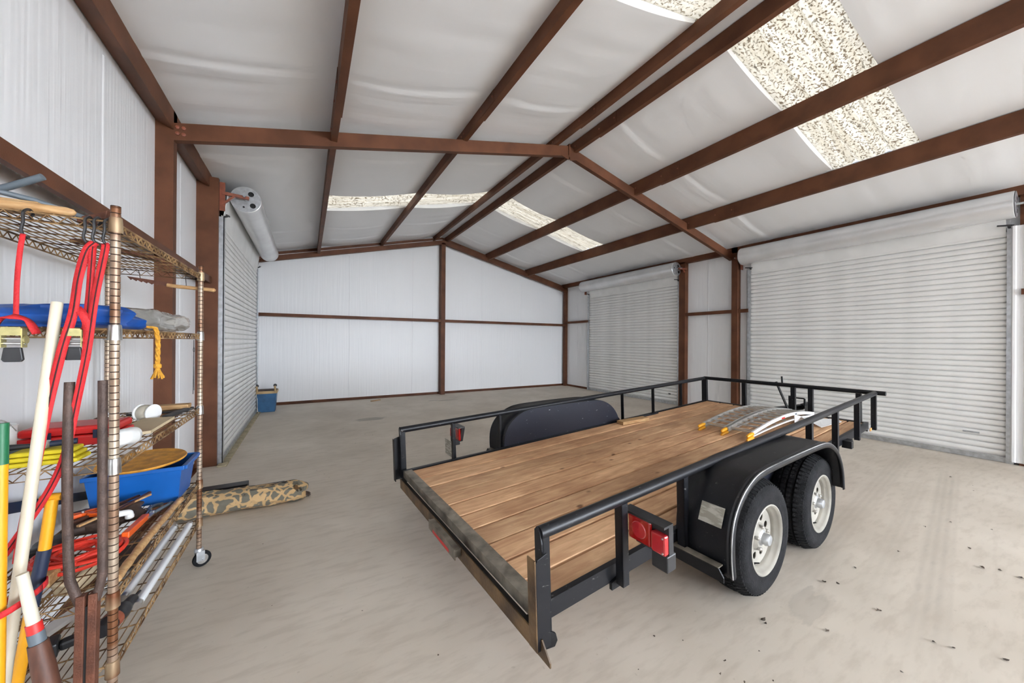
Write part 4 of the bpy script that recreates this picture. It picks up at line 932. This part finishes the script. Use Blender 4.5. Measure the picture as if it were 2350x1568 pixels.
for pts, wd in (([(.560,2.064,1.857),(.545,2.05,1.82),(.532,2.035,1.72),(.522,2.030,1.60),(.500,2.026,1.481),(.473,2.024,1.305),(.443,2.022,1.076),(.418,2.03,.908),(.400,2.04,.78)], .023),
               ([(.556,2.066,1.857),(.559,2.05,1.80),(.558,2.04,1.70),(.552,2.04,1.60),(.545,2.045,1.54)], .018),
               ([(.584,2.066,1.857),(.592,2.045,1.83),(.574,2.032,1.664),(.557,2.03,1.481),(.532,2.032,1.301),(.505,2.035,1.124),(.465,2.04,.999),(.395,2.04,.857),(.340,2.05,.76)], .020)):
    W_(web(pts, wd), 'webbing', MT['redweb'], s2, solid=.002)
    W_(web([(p[0], p[1]-.0022, p[2]) for p in pts], wd*.16), 'centre_stripe', MT['blackweb'], s2, solid=.001)
W_(web([(.528,2.04,1.62),(.545,2.03,1.60),(.556,2.03,1.56),(.557,2.03,1.50),(.550,2.035,1.44)], .022), 'webbing_loop', MT['redweb'], s2, solid=.003)
buckle(s2, (.521,2.040,1.520), 0, .75)
# ---- second shelf
Z2 = SZ[1]+.0055
one(blob((.395,2.29,Z2+.042), (.185,.165,.044), .45, .34, 1.6, 3, 40, 20, stretch=(.5,1.6,2.4)), 'folded_tarp', 'bright blue folded tarp on the second shelf', 'tarp', 'blue')
one(blob((.462,2.88,Z2+.056), (.118,.405,.060), .75, .28, 1.8, 5, 44, 22, stretch=(2.4,.7,1.6)), 'plastic_bag', 'long clear plastic bag of parts on the second shelf', 'plastic bag', 'bag')
one(mk(lambda b: b.box(.24,.31,2.72,3.2,Z2,Z2+.02)), 'grey_board', 'grey-brown flat board behind the clear plastic bag', 'board', 'leather', smooth=False, bevel=.003)
rpT = thing('yellow_rope', 'short frayed yellow rope hanging over the second shelf front', 'rope', (.615,2.47,1.33))
def twist(pts, r, tw):
    P = bez(pts, 8); b = MB()
    for ph in (0, 2*pi/3, 4*pi/3):
        b.tube([p+Vector((cos(ph+i*tw)*r*.55, sin(ph+i*tw)*r*.55, 0)) for i, p in enumerate(P)], r*.6, 6)
    return b
W_(twist([(.585,2.465,Z2+.015),(.592,2.468,Z2+.014),(.600,2.47,Z2+.013),(.612,2.47,Z2+.004),(.617,2.476,1.50),(.617,2.473,1.44),(.618,2.472,1.385)], .0085, .5), 'strand', MT['rope'], rpT)
W_(mk(lambda b: [b.tube([(.618,2.472,1.39),(.618+.010*cos(a),2.472+.010*sin(a),1.362),(.618+.022*cos(a),2.472+.022*sin(a),1.335+.004*sin(3*a))], .0035, 5) for a in [k*.57 for k in range(11)]]), 'tassel', MT['rope'], rpT)
W_(mk(lambda b: b.lathe([(.006,.012),(.014,.006),(.014,-.008),(.007,-.014)], (.617,2.473,1.392), (0,0,1), 10)), 'knot', MT['rope'], rpT)
one(mk(lambda b: (b.tube(bez([(.611,3.11,1.512),(.611,3.11,1.47),(.611,3.10,1.452),(.611,3.112,1.436),(.611,3.122,1.452),(.611,3.112,1.468)], 5), .0018, 5), b.tube([(.611,3.111,1.436),(.611,3.105,1.30),(.611,3.098,1.18)], .0018, 5), b.tube([(.611,3.113,1.436),(.611,3.116,1.30),(.611,3.120,1.20)], .0018, 5))), 'wire_hanger', 'thin bent wire hanging from the second shelf near the far post', 'wire', 'blk')
# ---- third shelf
Z3 = SZ[2]+.0055
one(mk(lambda b: b.box(.335,.565,3.205,3.285,Z3+.012,Z3+.040)), 'wood_block', 'light wood block at the far end of the third shelf', 'wood block', 'wood_raw', smooth=False, bevel=.003)
one(mk(lambda b: b.box(.30,.575,3.16,3.30,Z3,Z3+.0115)), 'black_tray', 'flat black tray under the light wood block', 'tray', 'blk', smooth=False, bevel=.003)
sp = thing('twine_spool', 'white spool of twine on the third shelf', 'spool', (.455,2.93,Z3))
W_(mk(lambda b: b.lathe([(.0,-.036),(.046,-.036),(.046,-.031),(.036,-.028),(.040,0),(.036,.028),(.046,.031),(.046,.036),(0,.036)], (.455,2.93,Z3+.047), (.8,-.45,.0), 22)), 'core', MT['white'], sp)
W_(mk(lambda b: [b.tube([(.455+.8*.9*h+.0*cos(a), 2.93-.45*.9*h, Z3+.047) for a in (0,)]*1 + [(.455+.72*h, 2.93-.41*h, Z3+.047)], .001, 3) for h in (-.02,.02)]) if False else mk(lambda b: b.lathe([(.040,-.026),(.0425,-.015),(.043,0),(.0425,.015),(.040,.026)], (.455,2.93,Z3+.047), (.8,-.45,0), 22)), 'thread', MT['cream'], sp)
br = thing('scrub_brush', 'dark handled brush lying toward the far post on the third shelf', 'brush', (.55,3.02,Z3))
W_(mk(lambda b: b.bar((.535,2.90,Z3+.020),(.572,3.14,Z3+.020),.030,.020)), 'handle', MT['blk'], br, smooth=False, bevel=.004)
W_(mk(lambda b: [b.tube([(.536+.03*k/6, 2.905+.015*k, Z3+.014),(.534+.03*k/6, 2.905+.015*k, Z3)], .004, 5) for k in range(7)]), 'bristles', MT['leather'], br)
one(mk(lambda b: b.prism([(.42,2.50),(.575,2.55),(.585,2.86),(.46,2.87)], lambda x, y: (x,y,Z3+.002+.03*(y-2.5)), lambda x, y: (x,y,Z3+.016+.03*(y-2.5)))), 'tan_board', 'pale tan board lying across the third shelf', 'board', 'card', smooth=False)
one(blob((.545,2.36,Z3+.036), (.040,.075,.036), .9, .45, 2.6, 8, 26, 16), 'white_rag', 'crumpled white rag at the third shelf edge', 'rag', 'white')
cse = thing('tool_case', 'red plastic tool case on the third shelf', 'case', (.37,2.52,Z3))
W_(mk(lambda b: b.box(.21,.50,2.43,2.62,Z3,Z3+.045)), 'case_body', MT['redplastic'], cse, smooth=False, bevel=.010)
W_(mk(lambda b: b.box(.215,.495,2.435,2.615,Z3+.047,Z3+.082)), 'case_lid', MT['redplastic'], cse, smooth=False, bevel=.012)
for x in (.28,.43): W_(mk(lambda b: b.box(x,x+.03,2.424,2.432,Z3+.03,Z3+.065)), 'clasp', MT['navy'], cse, smooth=False)
yw = thing('webbing_bundle', 'folded bright yellow webbing bundle tied with a grey band', 'webbing', (.34,2.21,Z3))
for k in range(3): W_(mk(lambda b: b.box(.185+.006*k,.490-.008*k,2.150+.006*k,2.250-.004*k,Z3+.017*k,Z3+.017*k+.0155)), 'fold', MT['yellowweb'], yw, smooth=False, bevel=.006)
W_(mk(lambda b: b.box(.305,.325,2.146,2.256,Z3-.0005,Z3+.053)), 'band', MT['grey'], yw, smooth=False, bevel=.002)
rt = thing('socket_wrench', 'dark socket wrench with chrome head on the yellow webbing', 'wrench', (.34,2.20,Z3+.052))
W_(mk(lambda b: b.tube([(.20,2.20,Z3+.066),(.30,2.19,Z3+.066),(.36,2.195,Z3+.066)], [.013,.012,.008], 10)), 'grip', MT['blk'], rt)
W_(mk(lambda b: b.lathe([(0,-.012),(.020,-.012),(.022,0),(.020,.012),(0,.012)], (.385,2.198,Z3+.066), (0,0,1), 16)), 'head', MT['chrome'], rt)
W_(mk(lambda b: b.tube([(.40,2.20,Z3+.066),(.465,2.215,Z3+.066)], .011, 10)), 'socket', MT['navy'], rt)
bk = thing('paint_can', 'small white open can at the left end of the third shelf', 'can', (.21,2.335,Z3))
W_(mk(lambda b: b.lathe([(0,0),(.043,0),(.047,.12),(.050,.123),(.047,.125),(.042,.118),(.040,.01),(0,.01)], (.215,2.335,Z3), (0,0,1), 24)), 'can_body', MT['white'], bk)
W_(mk(lambda b: b.tube(bez([(.263,2.335,Z3+.10),(.25,2.30,Z3+.145),(.215,2.285,Z3+.155),(.18,2.30,Z3+.145),(.167,2.335,Z3+.10)], 5), .0022, 6)), 'wire_handle', MT['chrome'], bk)
one(blob((.30,2.77,Z3+.025), (.10,.075,.024), .5, .25, 2, 11, 30, 16), 'plastic_pouch', 'cloudy plastic pouch behind the red tool case', 'pouch', 'bag')
# ---- fourth shelf
Z4 = SZ[3]+.0055
bn = thing('storage_bin', 'bright blue plastic storage bin on the fourth shelf', 'bin', (.39,3.12,Z4))
def tapered(b, x0, x1, y0, y1, z0, z1, t, wall=.004):
    o = [(x0+t,y0+t),(x1-t,y0+t),(x1-t,y1-t),(x0+t,y1-t)]; q = [(x0,y0),(x1,y0),(x1,y1),(x0,y1)]; w = wall
    oi = [(x0+t+w,y0+t+w),(x1-t-w,y0+t+w),(x1-t-w,y1-t-w),(x0+t+w,y1-t-w)]; qi = [(x0+w,y0+w),(x1-w,y0+w),(x1-w,y1-w),(x0+w,y1-w)]
    V = [(x,y,z0) for x,y in o]+[(x,y,z1) for x,y in q]+[(x,y,z0+w) for x,y in oi]+[(x,y,z1) for x,y in qi]
    F = [(3,2,1,0)]+[(i,(i+1)%4,4+(i+1)%4,4+i) for i in range(4)]+[(4+i,4+(i+1)%4,12+(i+1)%4,12+i) for i in range(4)]+[(12+i,12+(i+1)%4,8+(i+1)%4,8+i) for i in range(4)]+[(8,9,10,11)]
    return b.add(V, F)
W_(tapered(MB(), .195,.588,2.985,3.275,Z4,Z4+.205,.022), 'bin_body', MT['bin'], bn, smooth=False, bevel=.008)
W_(mk(lambda b: (b.box(.185,.600,2.975,2.986,Z4+.185,Z4+.208), b.box(.185,.600,3.274,3.285,Z4+.185,Z4+.208), b.box(.185,.196,2.986,3.274,Z4+.185,Z4+.208), b.box(.587,.612,2.986,3.274,Z4+.185,Z4+.208))), 'bin_rim', MT['bin'], bn, smooth=False, bevel=.004)
one(mk(lambda b: b.lathe([(0,.018),(.06,.020),(.12,.022),(.165,.018),(.188,.024),(.192,.018),(.186,.010),(.15,.000),(.10,-.004),(.0,-.004)], (.385,3.125,Z4+.213), (.03,-.06,1), 36)), 'straw_hat', 'ochre disc-shaped straw hat resting on the blue bin', 'hat', 'straw')
def pile(c, s, seed, m, name, label, cat): return one(blob(c, s, .7, .55, 2.6, seed, 34, 20), name, label, cat, m)
pile((.33,2.83,Z4+.035), (.13,.12,.036), 21, 'leather', 'tool_belt', 'dark leather tool belt heaped in front of the blue bin', 'tool belt')
pile((.235,2.62,Z4+.022), (.055,.07,.023), 22, 'blk', 'work_glove', 'dark work glove on the fourth shelf behind the red cord', 'glove')
b = MB(); rg = random.Random(5); pts = []
for k in range(90):
    a = k*.55; r = .090+.034*sin(k*.37)+rg.uniform(-.012,.012)
    pts.append((.385+r*1.15*cos(a), 2.46+r*1.05*sin(a), Z4+.010+.034*(k/90)+rg.uniform(-.003,.006)))
one(mk(lambda b: b.tube(bez(pts, 3), .0074, 6)), 'extension_cord', 'tangled red-orange extension cord on the fourth shelf', 'cord', 'cordred')
def clamp(x, y, rz, label):
    t = thing('spring_clamp', label, 'clamp', (x,y,Z4+.07), group='orange spring clamps'); c, s_ = cos(rz), sin(rz)
    R_ = lambda a, d, zz: (x+a*c-d*s_, y+a*s_+d*c, Z4+.072+zz)
    for k in (-1, 1): W_(mk(lambda b: b.prism([(-.055,.010*k),(-.01,.004*k),(.035,.016*k),(.05,.006*k),(.052,.014*k),(.03,.028*k),(-.01,.016*k),(-.055,.026*k)], lambda a, d: R_(a,d,0), lambda a, d: R_(a,d,.018))), 'jaw', MT['orange'], t, smooth=False)
    W_(mk(lambda b: b.tube([R_(-.005,0,-.004), R_(-.005,0,.024)], .006, 8)), 'pivot', MT['chrome'], t)
clamp(.27, 2.80, .4, 'orange spring clamp lying left on the tool belt'); clamp(.35, 2.76, -.6, 'orange spring clamp lying nearer on the tool belt')
kn = thing('pruning_saw', 'pruning saw with straight orange handle on the fourth shelf', 'saw', (.505,2.66,Z4))
W_(mk(lambda b: b.bar((.500,2.52,Z4+.045),(.500,2.76,Z4+.030),.028,.030)), 'handle', MT['orange'], kn, smooth=False, bevel=.005)
W_(mk(lambda b: b.bar((.500,2.75,Z4+.030),(.485,2.90,Z4+.016),.003,.026)), 'blade', MT['chrome'], kn, smooth=False)
pl = thing('snips', 'grey metal snips lying open on the fourth shelf', 'snips', (.52,2.87,Z4))
for k in (-1, 1): W_(mk(lambda b: b.tube(bez([(.515+.006*k,2.80,Z4+.030),(.512+.030*k,2.86,Z4+.028),(.520+.036*k,2.93,Z4+.020),(.528+.018*k,2.965,Z4+.012)], 6), [.0085]*19, 8)), 'handle', MT['grey'], pl)
W_(mk(lambda b: (b.prism([(.508,2.74),(.522,2.74),(.528,2.81),(.505,2.81)], lambda x, y: (x,y,Z4+.026), lambda x, y: (x,y,Z4+.034)), b.lathe([(0,0),(.007,0),(.007,.012),(0,.013)], (.516,2.805,Z4+.026), (0,0,1), 10))), 'jaws', MT['chrome'], pl, smooth=False)
one(mk(lambda b: b.tube(bez([(.405,2.70,Z4+.085),(.43,2.72,Z4+.080),(.445,2.74,Z4+.070),(.445,2.745,Z4+.045)], 5), [.017]*3+[.0145]*10+[.017]*3, 12)), 'pipe_elbow', 'white plastic pipe elbow on the tool belt', 'pipe fitting', 'white')
one(mk(lambda b: b.tube(bez([(.582,2.18,Z4+.017),(.576,2.40,Z4+.016),(.578,2.62,Z4+.018),(.580,2.85,Z4+.016),(.584,2.95,Z4+.017),(.586,2.972,Z4+.017)], 6), [.0165,.016,.0145,.0165,.015,.0135,.016,.0165]*3+[.0165]*7, 10)), 'wooden_stick', 'knobbly wooden tool handle along the fourth shelf front edge', 'handle', 'handle')
one(mk(lambda b: b.box(.285,.375,2.27,2.345,Z4,Z4+.045)), 'wood_offcut', 'small square light wood offcut at the near end of the fourth shelf', 'wood block', 'wood_raw', smooth=False, bevel=.003)
sc = thing('spray_can', 'short white can with blue band at the near end of the fourth shelf', 'can', (.235,2.19,Z4))
W_(mk(lambda b: b.lathe([(0,0),(.029,0),(.030,.004),(.030,.095),(.024,.105),(0,.105)], (.235,2.19,Z4), (0,0,1), 20)), 'can_body', MT['white'], sc)
W_(mk(lambda b: b.lathe([(.0304,.035),(.0306,.070)], (.235,2.19,Z4), (0,0,1), 20)), 'printed_band', MT['bin'], sc)
W_(mk(lambda b: b.lathe([(.0304,.020),(.0306,.030)], (.235,2.19,Z4), (0,0,1), 20)), 'red_band', MT['redband'], sc)
for k, (x0, y0, x1, y1, lab) in enumerate([(.24,2.70,.42,2.95,'brown wooden stake lying lowest across the dark tool belt'), (.30,2.66,.47,2.93,'brown wooden stake in the middle of the tool belt heap'), (.37,2.70,.46,2.96,'brown wooden stake nearest the snips on the tool belt')]):
    one(mk(lambda b: b.bar((x0,y0,Z4+.072+.003*k),(x1,y1,Z4+.084+.003*k),.014,.009)), 'wood_stake', lab, 'stake', 'brownwood' if k != 1 else 'handle', 'stakes on the tool belt', smooth=False)
# ---- bottom shelf
for x0, y0, x1, y1, lab in ((.30,2.66,.44,2.80,'chrome wrench further back on the bottom shelf'), (.33,2.64,.445,2.72,'chrome wrench nearer the front on the bottom shelf')):
    t = thing('wrench', lab, 'wrench', (x0,y0,SZ[4]+.0055), group='wrenches on the bottom shelf'); zz = SZ[4]+.012
    W_(mk(lambda b: b.bar((x0,y0,zz),(x1,y1,zz),.014,.007)), 'shank', MT['chrome'], t, smooth=False, bevel=.002)
    W_(mk(lambda b: b.lathe([(.008,-.005),(.016,-.005),(.016,.005),(.008,.005)], (x1,y1,zz), (0,0,1), 14, closed=True)), 'ring_end', MT['chrome'], t)
    W_(mk(lambda b: b.lathe([(.007,-.005),(.014,-.005),(.014,.005),(.007,.005)], (x0,y0,zz), (0,0,1), 14, closed=True)), 'jaw_end', MT['chrome'], t)
Z5 = SZ[4]+.0055
for x, y0, lab in ((.496, 2.53, 'white tube light lying further in on the bottom shelf'), (.568, 2.44, 'white tube light lying at the front edge of the bottom shelf')):
    t = thing('tube_light', lab, 'tube light', (x, y0, Z5), group='tube lights on the bottom shelf')
    W_(mk(lambda b: b.tube([(x,y0,Z5+.018),(x+.006,3.20,Z5+.018)], .0175, 14)), 'glass_tube', MT['tubeglass'], t)
    W_(mk(lambda b: b.tube([(x+.006,3.20,Z5+.018),(x+.006,3.225,Z5+.018)], .0180, 14)), 'end_cap', MT['chrome'], t)
    W_(mk(lambda b: b.tube([(x,y0-.025,Z5+.018),(x,y0,Z5+.018)], .0180, 14)), 'end_cap', MT['chrome'], t)
cg = thing('cordless_drill', 'black cordless drill lying on the bottom shelf near the front post', 'drill', (.53,2.36,Z5))
W_(mk(lambda b: b.lathe([(0,0),(.026,0),(.033,.02),(.034,.11),(.028,.135),(.022,.14),(.020,.19),(.012,.20),(.006,.205),(.005,.24),(0,.24)], (.515,2.26,Z5+.036), (.18,1,.02), 20)), 'motor_body', MT['blk'], cg)
W_(mk(lambda b: b.bar((.515,2.29,Z5+.035),(.405,2.26,Z5+.028),.040,.034)), 'grip', MT['blk'], cg, smooth=False, bevel=.01)
W_(mk(lambda b: b.bar((.405,2.26,Z5+.030),(.365,2.25,Z5+.030),.075,.058,(0,0,1))), 'battery', MT['blk'], cg, smooth=False, bevel=.008)
W_(mk(lambda b: b.lathe([(.0352,.04),(.0355,.07)], (.515,2.26,Z5+.036), (.18,1,.02), 20)), 'collar_ring', MT['bracket'], cg)
one(mk(lambda b: b.bar((.22,2.22,Z5+.010),(.40,2.62,Z5+.010),.060,.018)), 'white_board', 'narrow white board lying slantwise on the bottom shelf', 'board', 'white', smooth=False, bevel=.003)
one(blob((.245,2.80,Z5+.040), (.06,.13,.040), .7, .4, 2.4, 31, 30, 18), 'paper_sack', 'crumpled pale sack toward the back of the bottom shelf', 'sack', 'card')
one(blob((.40,2.95,Z5+.030), (.05,.14,.030), .6, .4, 2.4, 33, 30, 18), 'dark_sack', 'dark brown sack on the bottom shelf behind the tube lights', 'sack', 'leather')
# ---- leaning against the near end of the shelving
one(mk(lambda b: b.lathe([(0,0),(.0142,0),(.0142,1.640),(.0125,1.645),(.0115,1.640),(.0115,1.60)], (.394,1.906,.003), Vector((.082,.150,1.636)), 18)), 'white_pipe', 'long cream plastic pipe leaning against the near end of the shelving', 'pipe', 'pvc')
fk = thing('steel_fork', 'brown Y-shaped steel fork with two round prongs in front of the shelving', 'steel fork', (.57,1.98,0))
W_(mk(lambda b: b.tube(bez([(.512,2.040,1.366),(.512,2.032,1.20),(.514,2.025,1.0),(.522,2.018,.73),(.531,2.016,.672),(.549,2.014,.610)], 5), .0128, 12)), 'prong', MT['rustpipe'], fk)
W_(mk(lambda b: b.tube(bez([(.591,2.040,1.368),(.594,2.032,1.20),(.597,2.025,1.0),(.601,2.018,.725),(.598,2.016,.672),(.586,2.014,.610)], 5), .0128, 12)), 'prong', MT['rustpipe'], fk)
W_(mk(lambda b: b.bar((.5545,2.013,.64),(.556,1.985,.002),.022,.030,(0,1,0))), 'flat_leg', MT['rustbar'], fk, smooth=False, bevel=.002)
W_(mk(lambda b: b.bar((.584,2.013,.64),(.584,1.985,.002),.022,.030,(0,1,0))), 'flat_leg', MT['rustbar'], fk, smooth=False, bevel=.002)
W_(mk(lambda b: b.bar((.570,2.013,.60),(.570,1.99,.14),.012,.02,(0,1,0))), 'spacer', MT['dark'], fk, smooth=False)
yh = thing('long_handle', 'long yellow fibreglass tool handle with green top at the left edge', 'handle', (.435,1.90,0))
W_(mk(lambda b: b.tube([(.410,1.945,1.19),(.417,1.925,.60),(.424,1.90,.003)], .0135, 14)), 'shaft', MT['yellow'], yh)
W_(mk(lambda b: b.tube([(.4092,1.9475,1.255),(.4107,1.943,1.13)], .0142, 14)), 'end_grip', MT['green'], yh)
sv = thing('shovel', 'T-handled shovel with yellow and navy shaft standing at the shelving end', 'shovel', (.40,2.03,0))
W_(mk(lambda b: b.tube([(.442,2.062,.972),(.466,2.058,.976),(.492,2.054,.975)], .0125, 12)), 't_grip', MT['yellow'], sv)
W_(mk(lambda b: b.tube([(.468,2.056,.970),(.453,2.052,.80)], .0150, 14)), 'upper_shaft', MT['yellow'], sv)
W_(mk(lambda b: b.tube([(.4535,2.052,.805),(.428,2.046,.62)], .0168, 14)), 'grip_sleeve', MT['navy'], sv)
W_(mk(lambda b: b.tube([(.429,2.046,.625),(.392,2.036,.30)], .0150, 14)), 'lower_shaft', MT['yellow'], sv)
W_(mk(lambda b: b.grid(lambda u, v: (.392-.030*u+(v-.5)*.15*(1-.5*u*u), 2.036-.012*u-.02*(1-(2*v-1)**2), .31-.306*u), 8, 8)), 'blade', MT['grey'], sv, solid=.003)
ax = thing('splitting_maul', 'heavy handle with cream top, red ring and dark brown lower grip', 'maul', (.60,1.84,0))
A0, A1 = Vector((.470,1.905,.800)), Vector((.622,1.835,.003))
L_ = lambda t: A0.lerp(A1, t)
W_(mk(lambda b: b.tube([L_(0), L_(.19)], [.0125,.0145], 14)), 'cream_shaft', MT['cream'], ax)
W_(mk(lambda b: b.tube([L_(.19), L_(.225)], .0170, 16)), 'red_ring', MT['redband'], ax)
W_(mk(lambda b: b.tube([L_(.225), L_(.265)], .0178, 16)), 'grey_ring', MT['grey'], ax)
W_(mk(lambda b: b.tube([L_(.265), L_(.36), L_(.62)], [.021,.025,.025], 16)), 'brown_grip', MT['brownwood'], ax)
W_(mk(lambda b: b.tube([L_(.62), L_(.80), L_(1)], [.0245,.023,.018], 16)), 'grey_head', MT['grey'], ax)
rb_ = mk(lambda b: b.grid(lambda u, v: (.430+.047*cos(2*pi*u), 1.985+.085*sin(2*pi*u), .690+.02*cos(2*pi*u)+.020*(v-.5)), 28, 2)).build('tie_strap', MT['redweb'], solid=.003)
tag(rb_, 'red strap looped round the leaning pipe and shovel handles', 'strap')
one(mk(lambda b: b.bar((.140,2.02,.960),(.140,3.50,.535),.012,.045,(0,0,1))), 'black_bar', 'black flat bar slanting along the wall behind the shelving', 'bar', 'blk', smooth=False)
# ---- on the floor
def camo(b):
    n, m = 46, 30; A, B = Vector((.27,4.235,0)), Vector((1.215,4.225,0)); d = (B-A).normalized(); s = Vector((-d.y,d.x,0))
    def f(u, v):
        t = u; th = 2*pi*v; end = max(0, (t-.90)/.10); r = .118*(1-.12*t)*(1-.75*end**2)*(1-.6*max(0,(.06-t)/.06)**2)
        w = 1+.20*noise.noise(Vector((t*5,cos(th)*3.4,sin(th)*3.4)))+.09*noise.noise(Vector((t*24,cos(th)*5,sin(th)*5)))
        q = A.lerp(B, t)+s*(cos(th)*r*1.25*w)+Vector((0,0,r*.74+sin(th)*r*.80*w)); q.z = max(q.z, .004)
        return q
    b.grid(f, n, m)
cb_ = thing('camouflage_bag', 'rolled camouflage cloth bag lying on the floor past the shelving', 'bag', (.74,4.29,0))
W_(mk(camo), 'cloth_roll', MT['camo'], cb_)
W_(blob((1.17,4.25,.095), (.065,.075,.050), .9, .5, 2.6, 41, 26, 16, False), 'gathered_end', MT['camo'], cb_)
W_(mk(lambda b: [b.tube([(1.215,4.19+.012*k,.03),(1.24+.008*(k%3),4.18+.014*k,.012)], .004, 4) for k in range(8)]), 'fringe', MT['leather'], cb_)
one(mk(lambda b: b.box(.22,.70,4.70,4.82,0,.050)), 'black_plank', 'short thick black board on the floor behind the camouflage bag', 'board', 'blk', smooth=False, bevel=.004)
one(mk(lambda b: b.box(.22,1.02,4.60,4.69,0,.030)), 'black_strip', 'long thin black strip on the floor right behind the camouflage bag', 'strip', 'blk', smooth=False, bevel=.004)
tb = thing('storage_tub', 'faded blue tub with tan rim in the far left corner', 'tub', (.49,9.43,0))
W_(tapered(MB(), .30,.665,9.26,9.62,0,.415,.030,.006), 'tub_body', MT['tub'], tb, smooth=False, bevel=.02)
W_(mk(lambda b: (b.box(.285,.68,9.245,9.262,.39,.445), b.box(.285,.68,9.618,9.635,.39,.445), b.box(.285,.302,9.262,9.618,.39,.445), b.box(.663,.68,9.262,9.618,.39,.445))), 'rim', MT['tan'], tb, smooth=False, bevel=.004)
W_(mk(lambda b: b.box(.305,.66,9.265,9.615,.43,.455)), 'lid', MT['leather'], tb, smooth=False, bevel=.004)
for x in (.325, .640):
    W_(mk(lambda b: b.tube(bez([(x,9.255,.42),(x+.004,9.245,.48),(x-.006,9.25,.535),(x,9.28,.545)], 5), .020, 8)), 'corner_bracket', MT['tan'], tb)
    W_(mk(lambda b: b.lathe([(0,-.016),(.028,-.016),(.033,-.008),(.033,.008),(.028,.016),(0,.016)], (x,9.262,.560), (.4,-1,0), 18)), 'caster_wheel', MT['blk'], tb)
W_(mk(lambda b: b.bar((.34,9.25,.475),(.625,9.25,.475),.02,.022)), 'handle_bar', MT['leather'], tb, smooth=False)
W_(mk(lambda b: b.tube(bez([(.31,9.26,.44),(.33,9.235,.25),(.345,9.20,.06),(.39,9.05,.006),(.42,8.9,.006)], 8), .005, 6)), 'rope_end', MT['cream'], tb)
one(mk(lambda b: b.prism([(2.60,9.70),(2.83,9.80),(2.86,9.77),(2.64,9.66)], lambda x, y: (x,y,.001), lambda x, y: (x,y,.018))), 'wood_scrap', 'small tan wood scrap on the floor near the back wall', 'wood scrap', 'wood_raw', smooth=False)
# ---- dry leaves and grit scattered on the floor
def litter():
    b = MB(); r = random.Random(11)
    spots = [(r.uniform(3.2, 7.6), r.uniform(.05, 1.25), r.uniform(.012,.030)) for _ in range(46)] + [(r.uniform(.9, 3.4), r.uniform(1.2, 9.5), r.uniform(.007,.014)) for _ in range(70)] + [(r.uniform(1.5,3.2), r.uniform(.85,1.4), r.uniform(.006,.014)) for _ in range(26)]
    for x, y, s in spots:
        a = r.uniform(0, 6.28); n = 7; k = len(b.V); zc = .002+.3*s*r.random()
        b.V.append((x, y, zc))
        for j in range(n):
            an = a+2*pi*j/n; rr = s*r.uniform(.35,1)*(1 if j % 2 else .6); b.V.append((x+rr*cos(an), y+rr*sin(an)*.7, .0015+.35*s*r.random()))
        for j in range(n): b.F.append((k, k+1+j, k+1+(j+1) % n))
    return b
lt = litter().build('leaf_litter', MT['leaf'], smooth=False); tag(lt, 'dry leaf scraps and grit scattered over the concrete floor', 'leaf litter', kind='stuff')
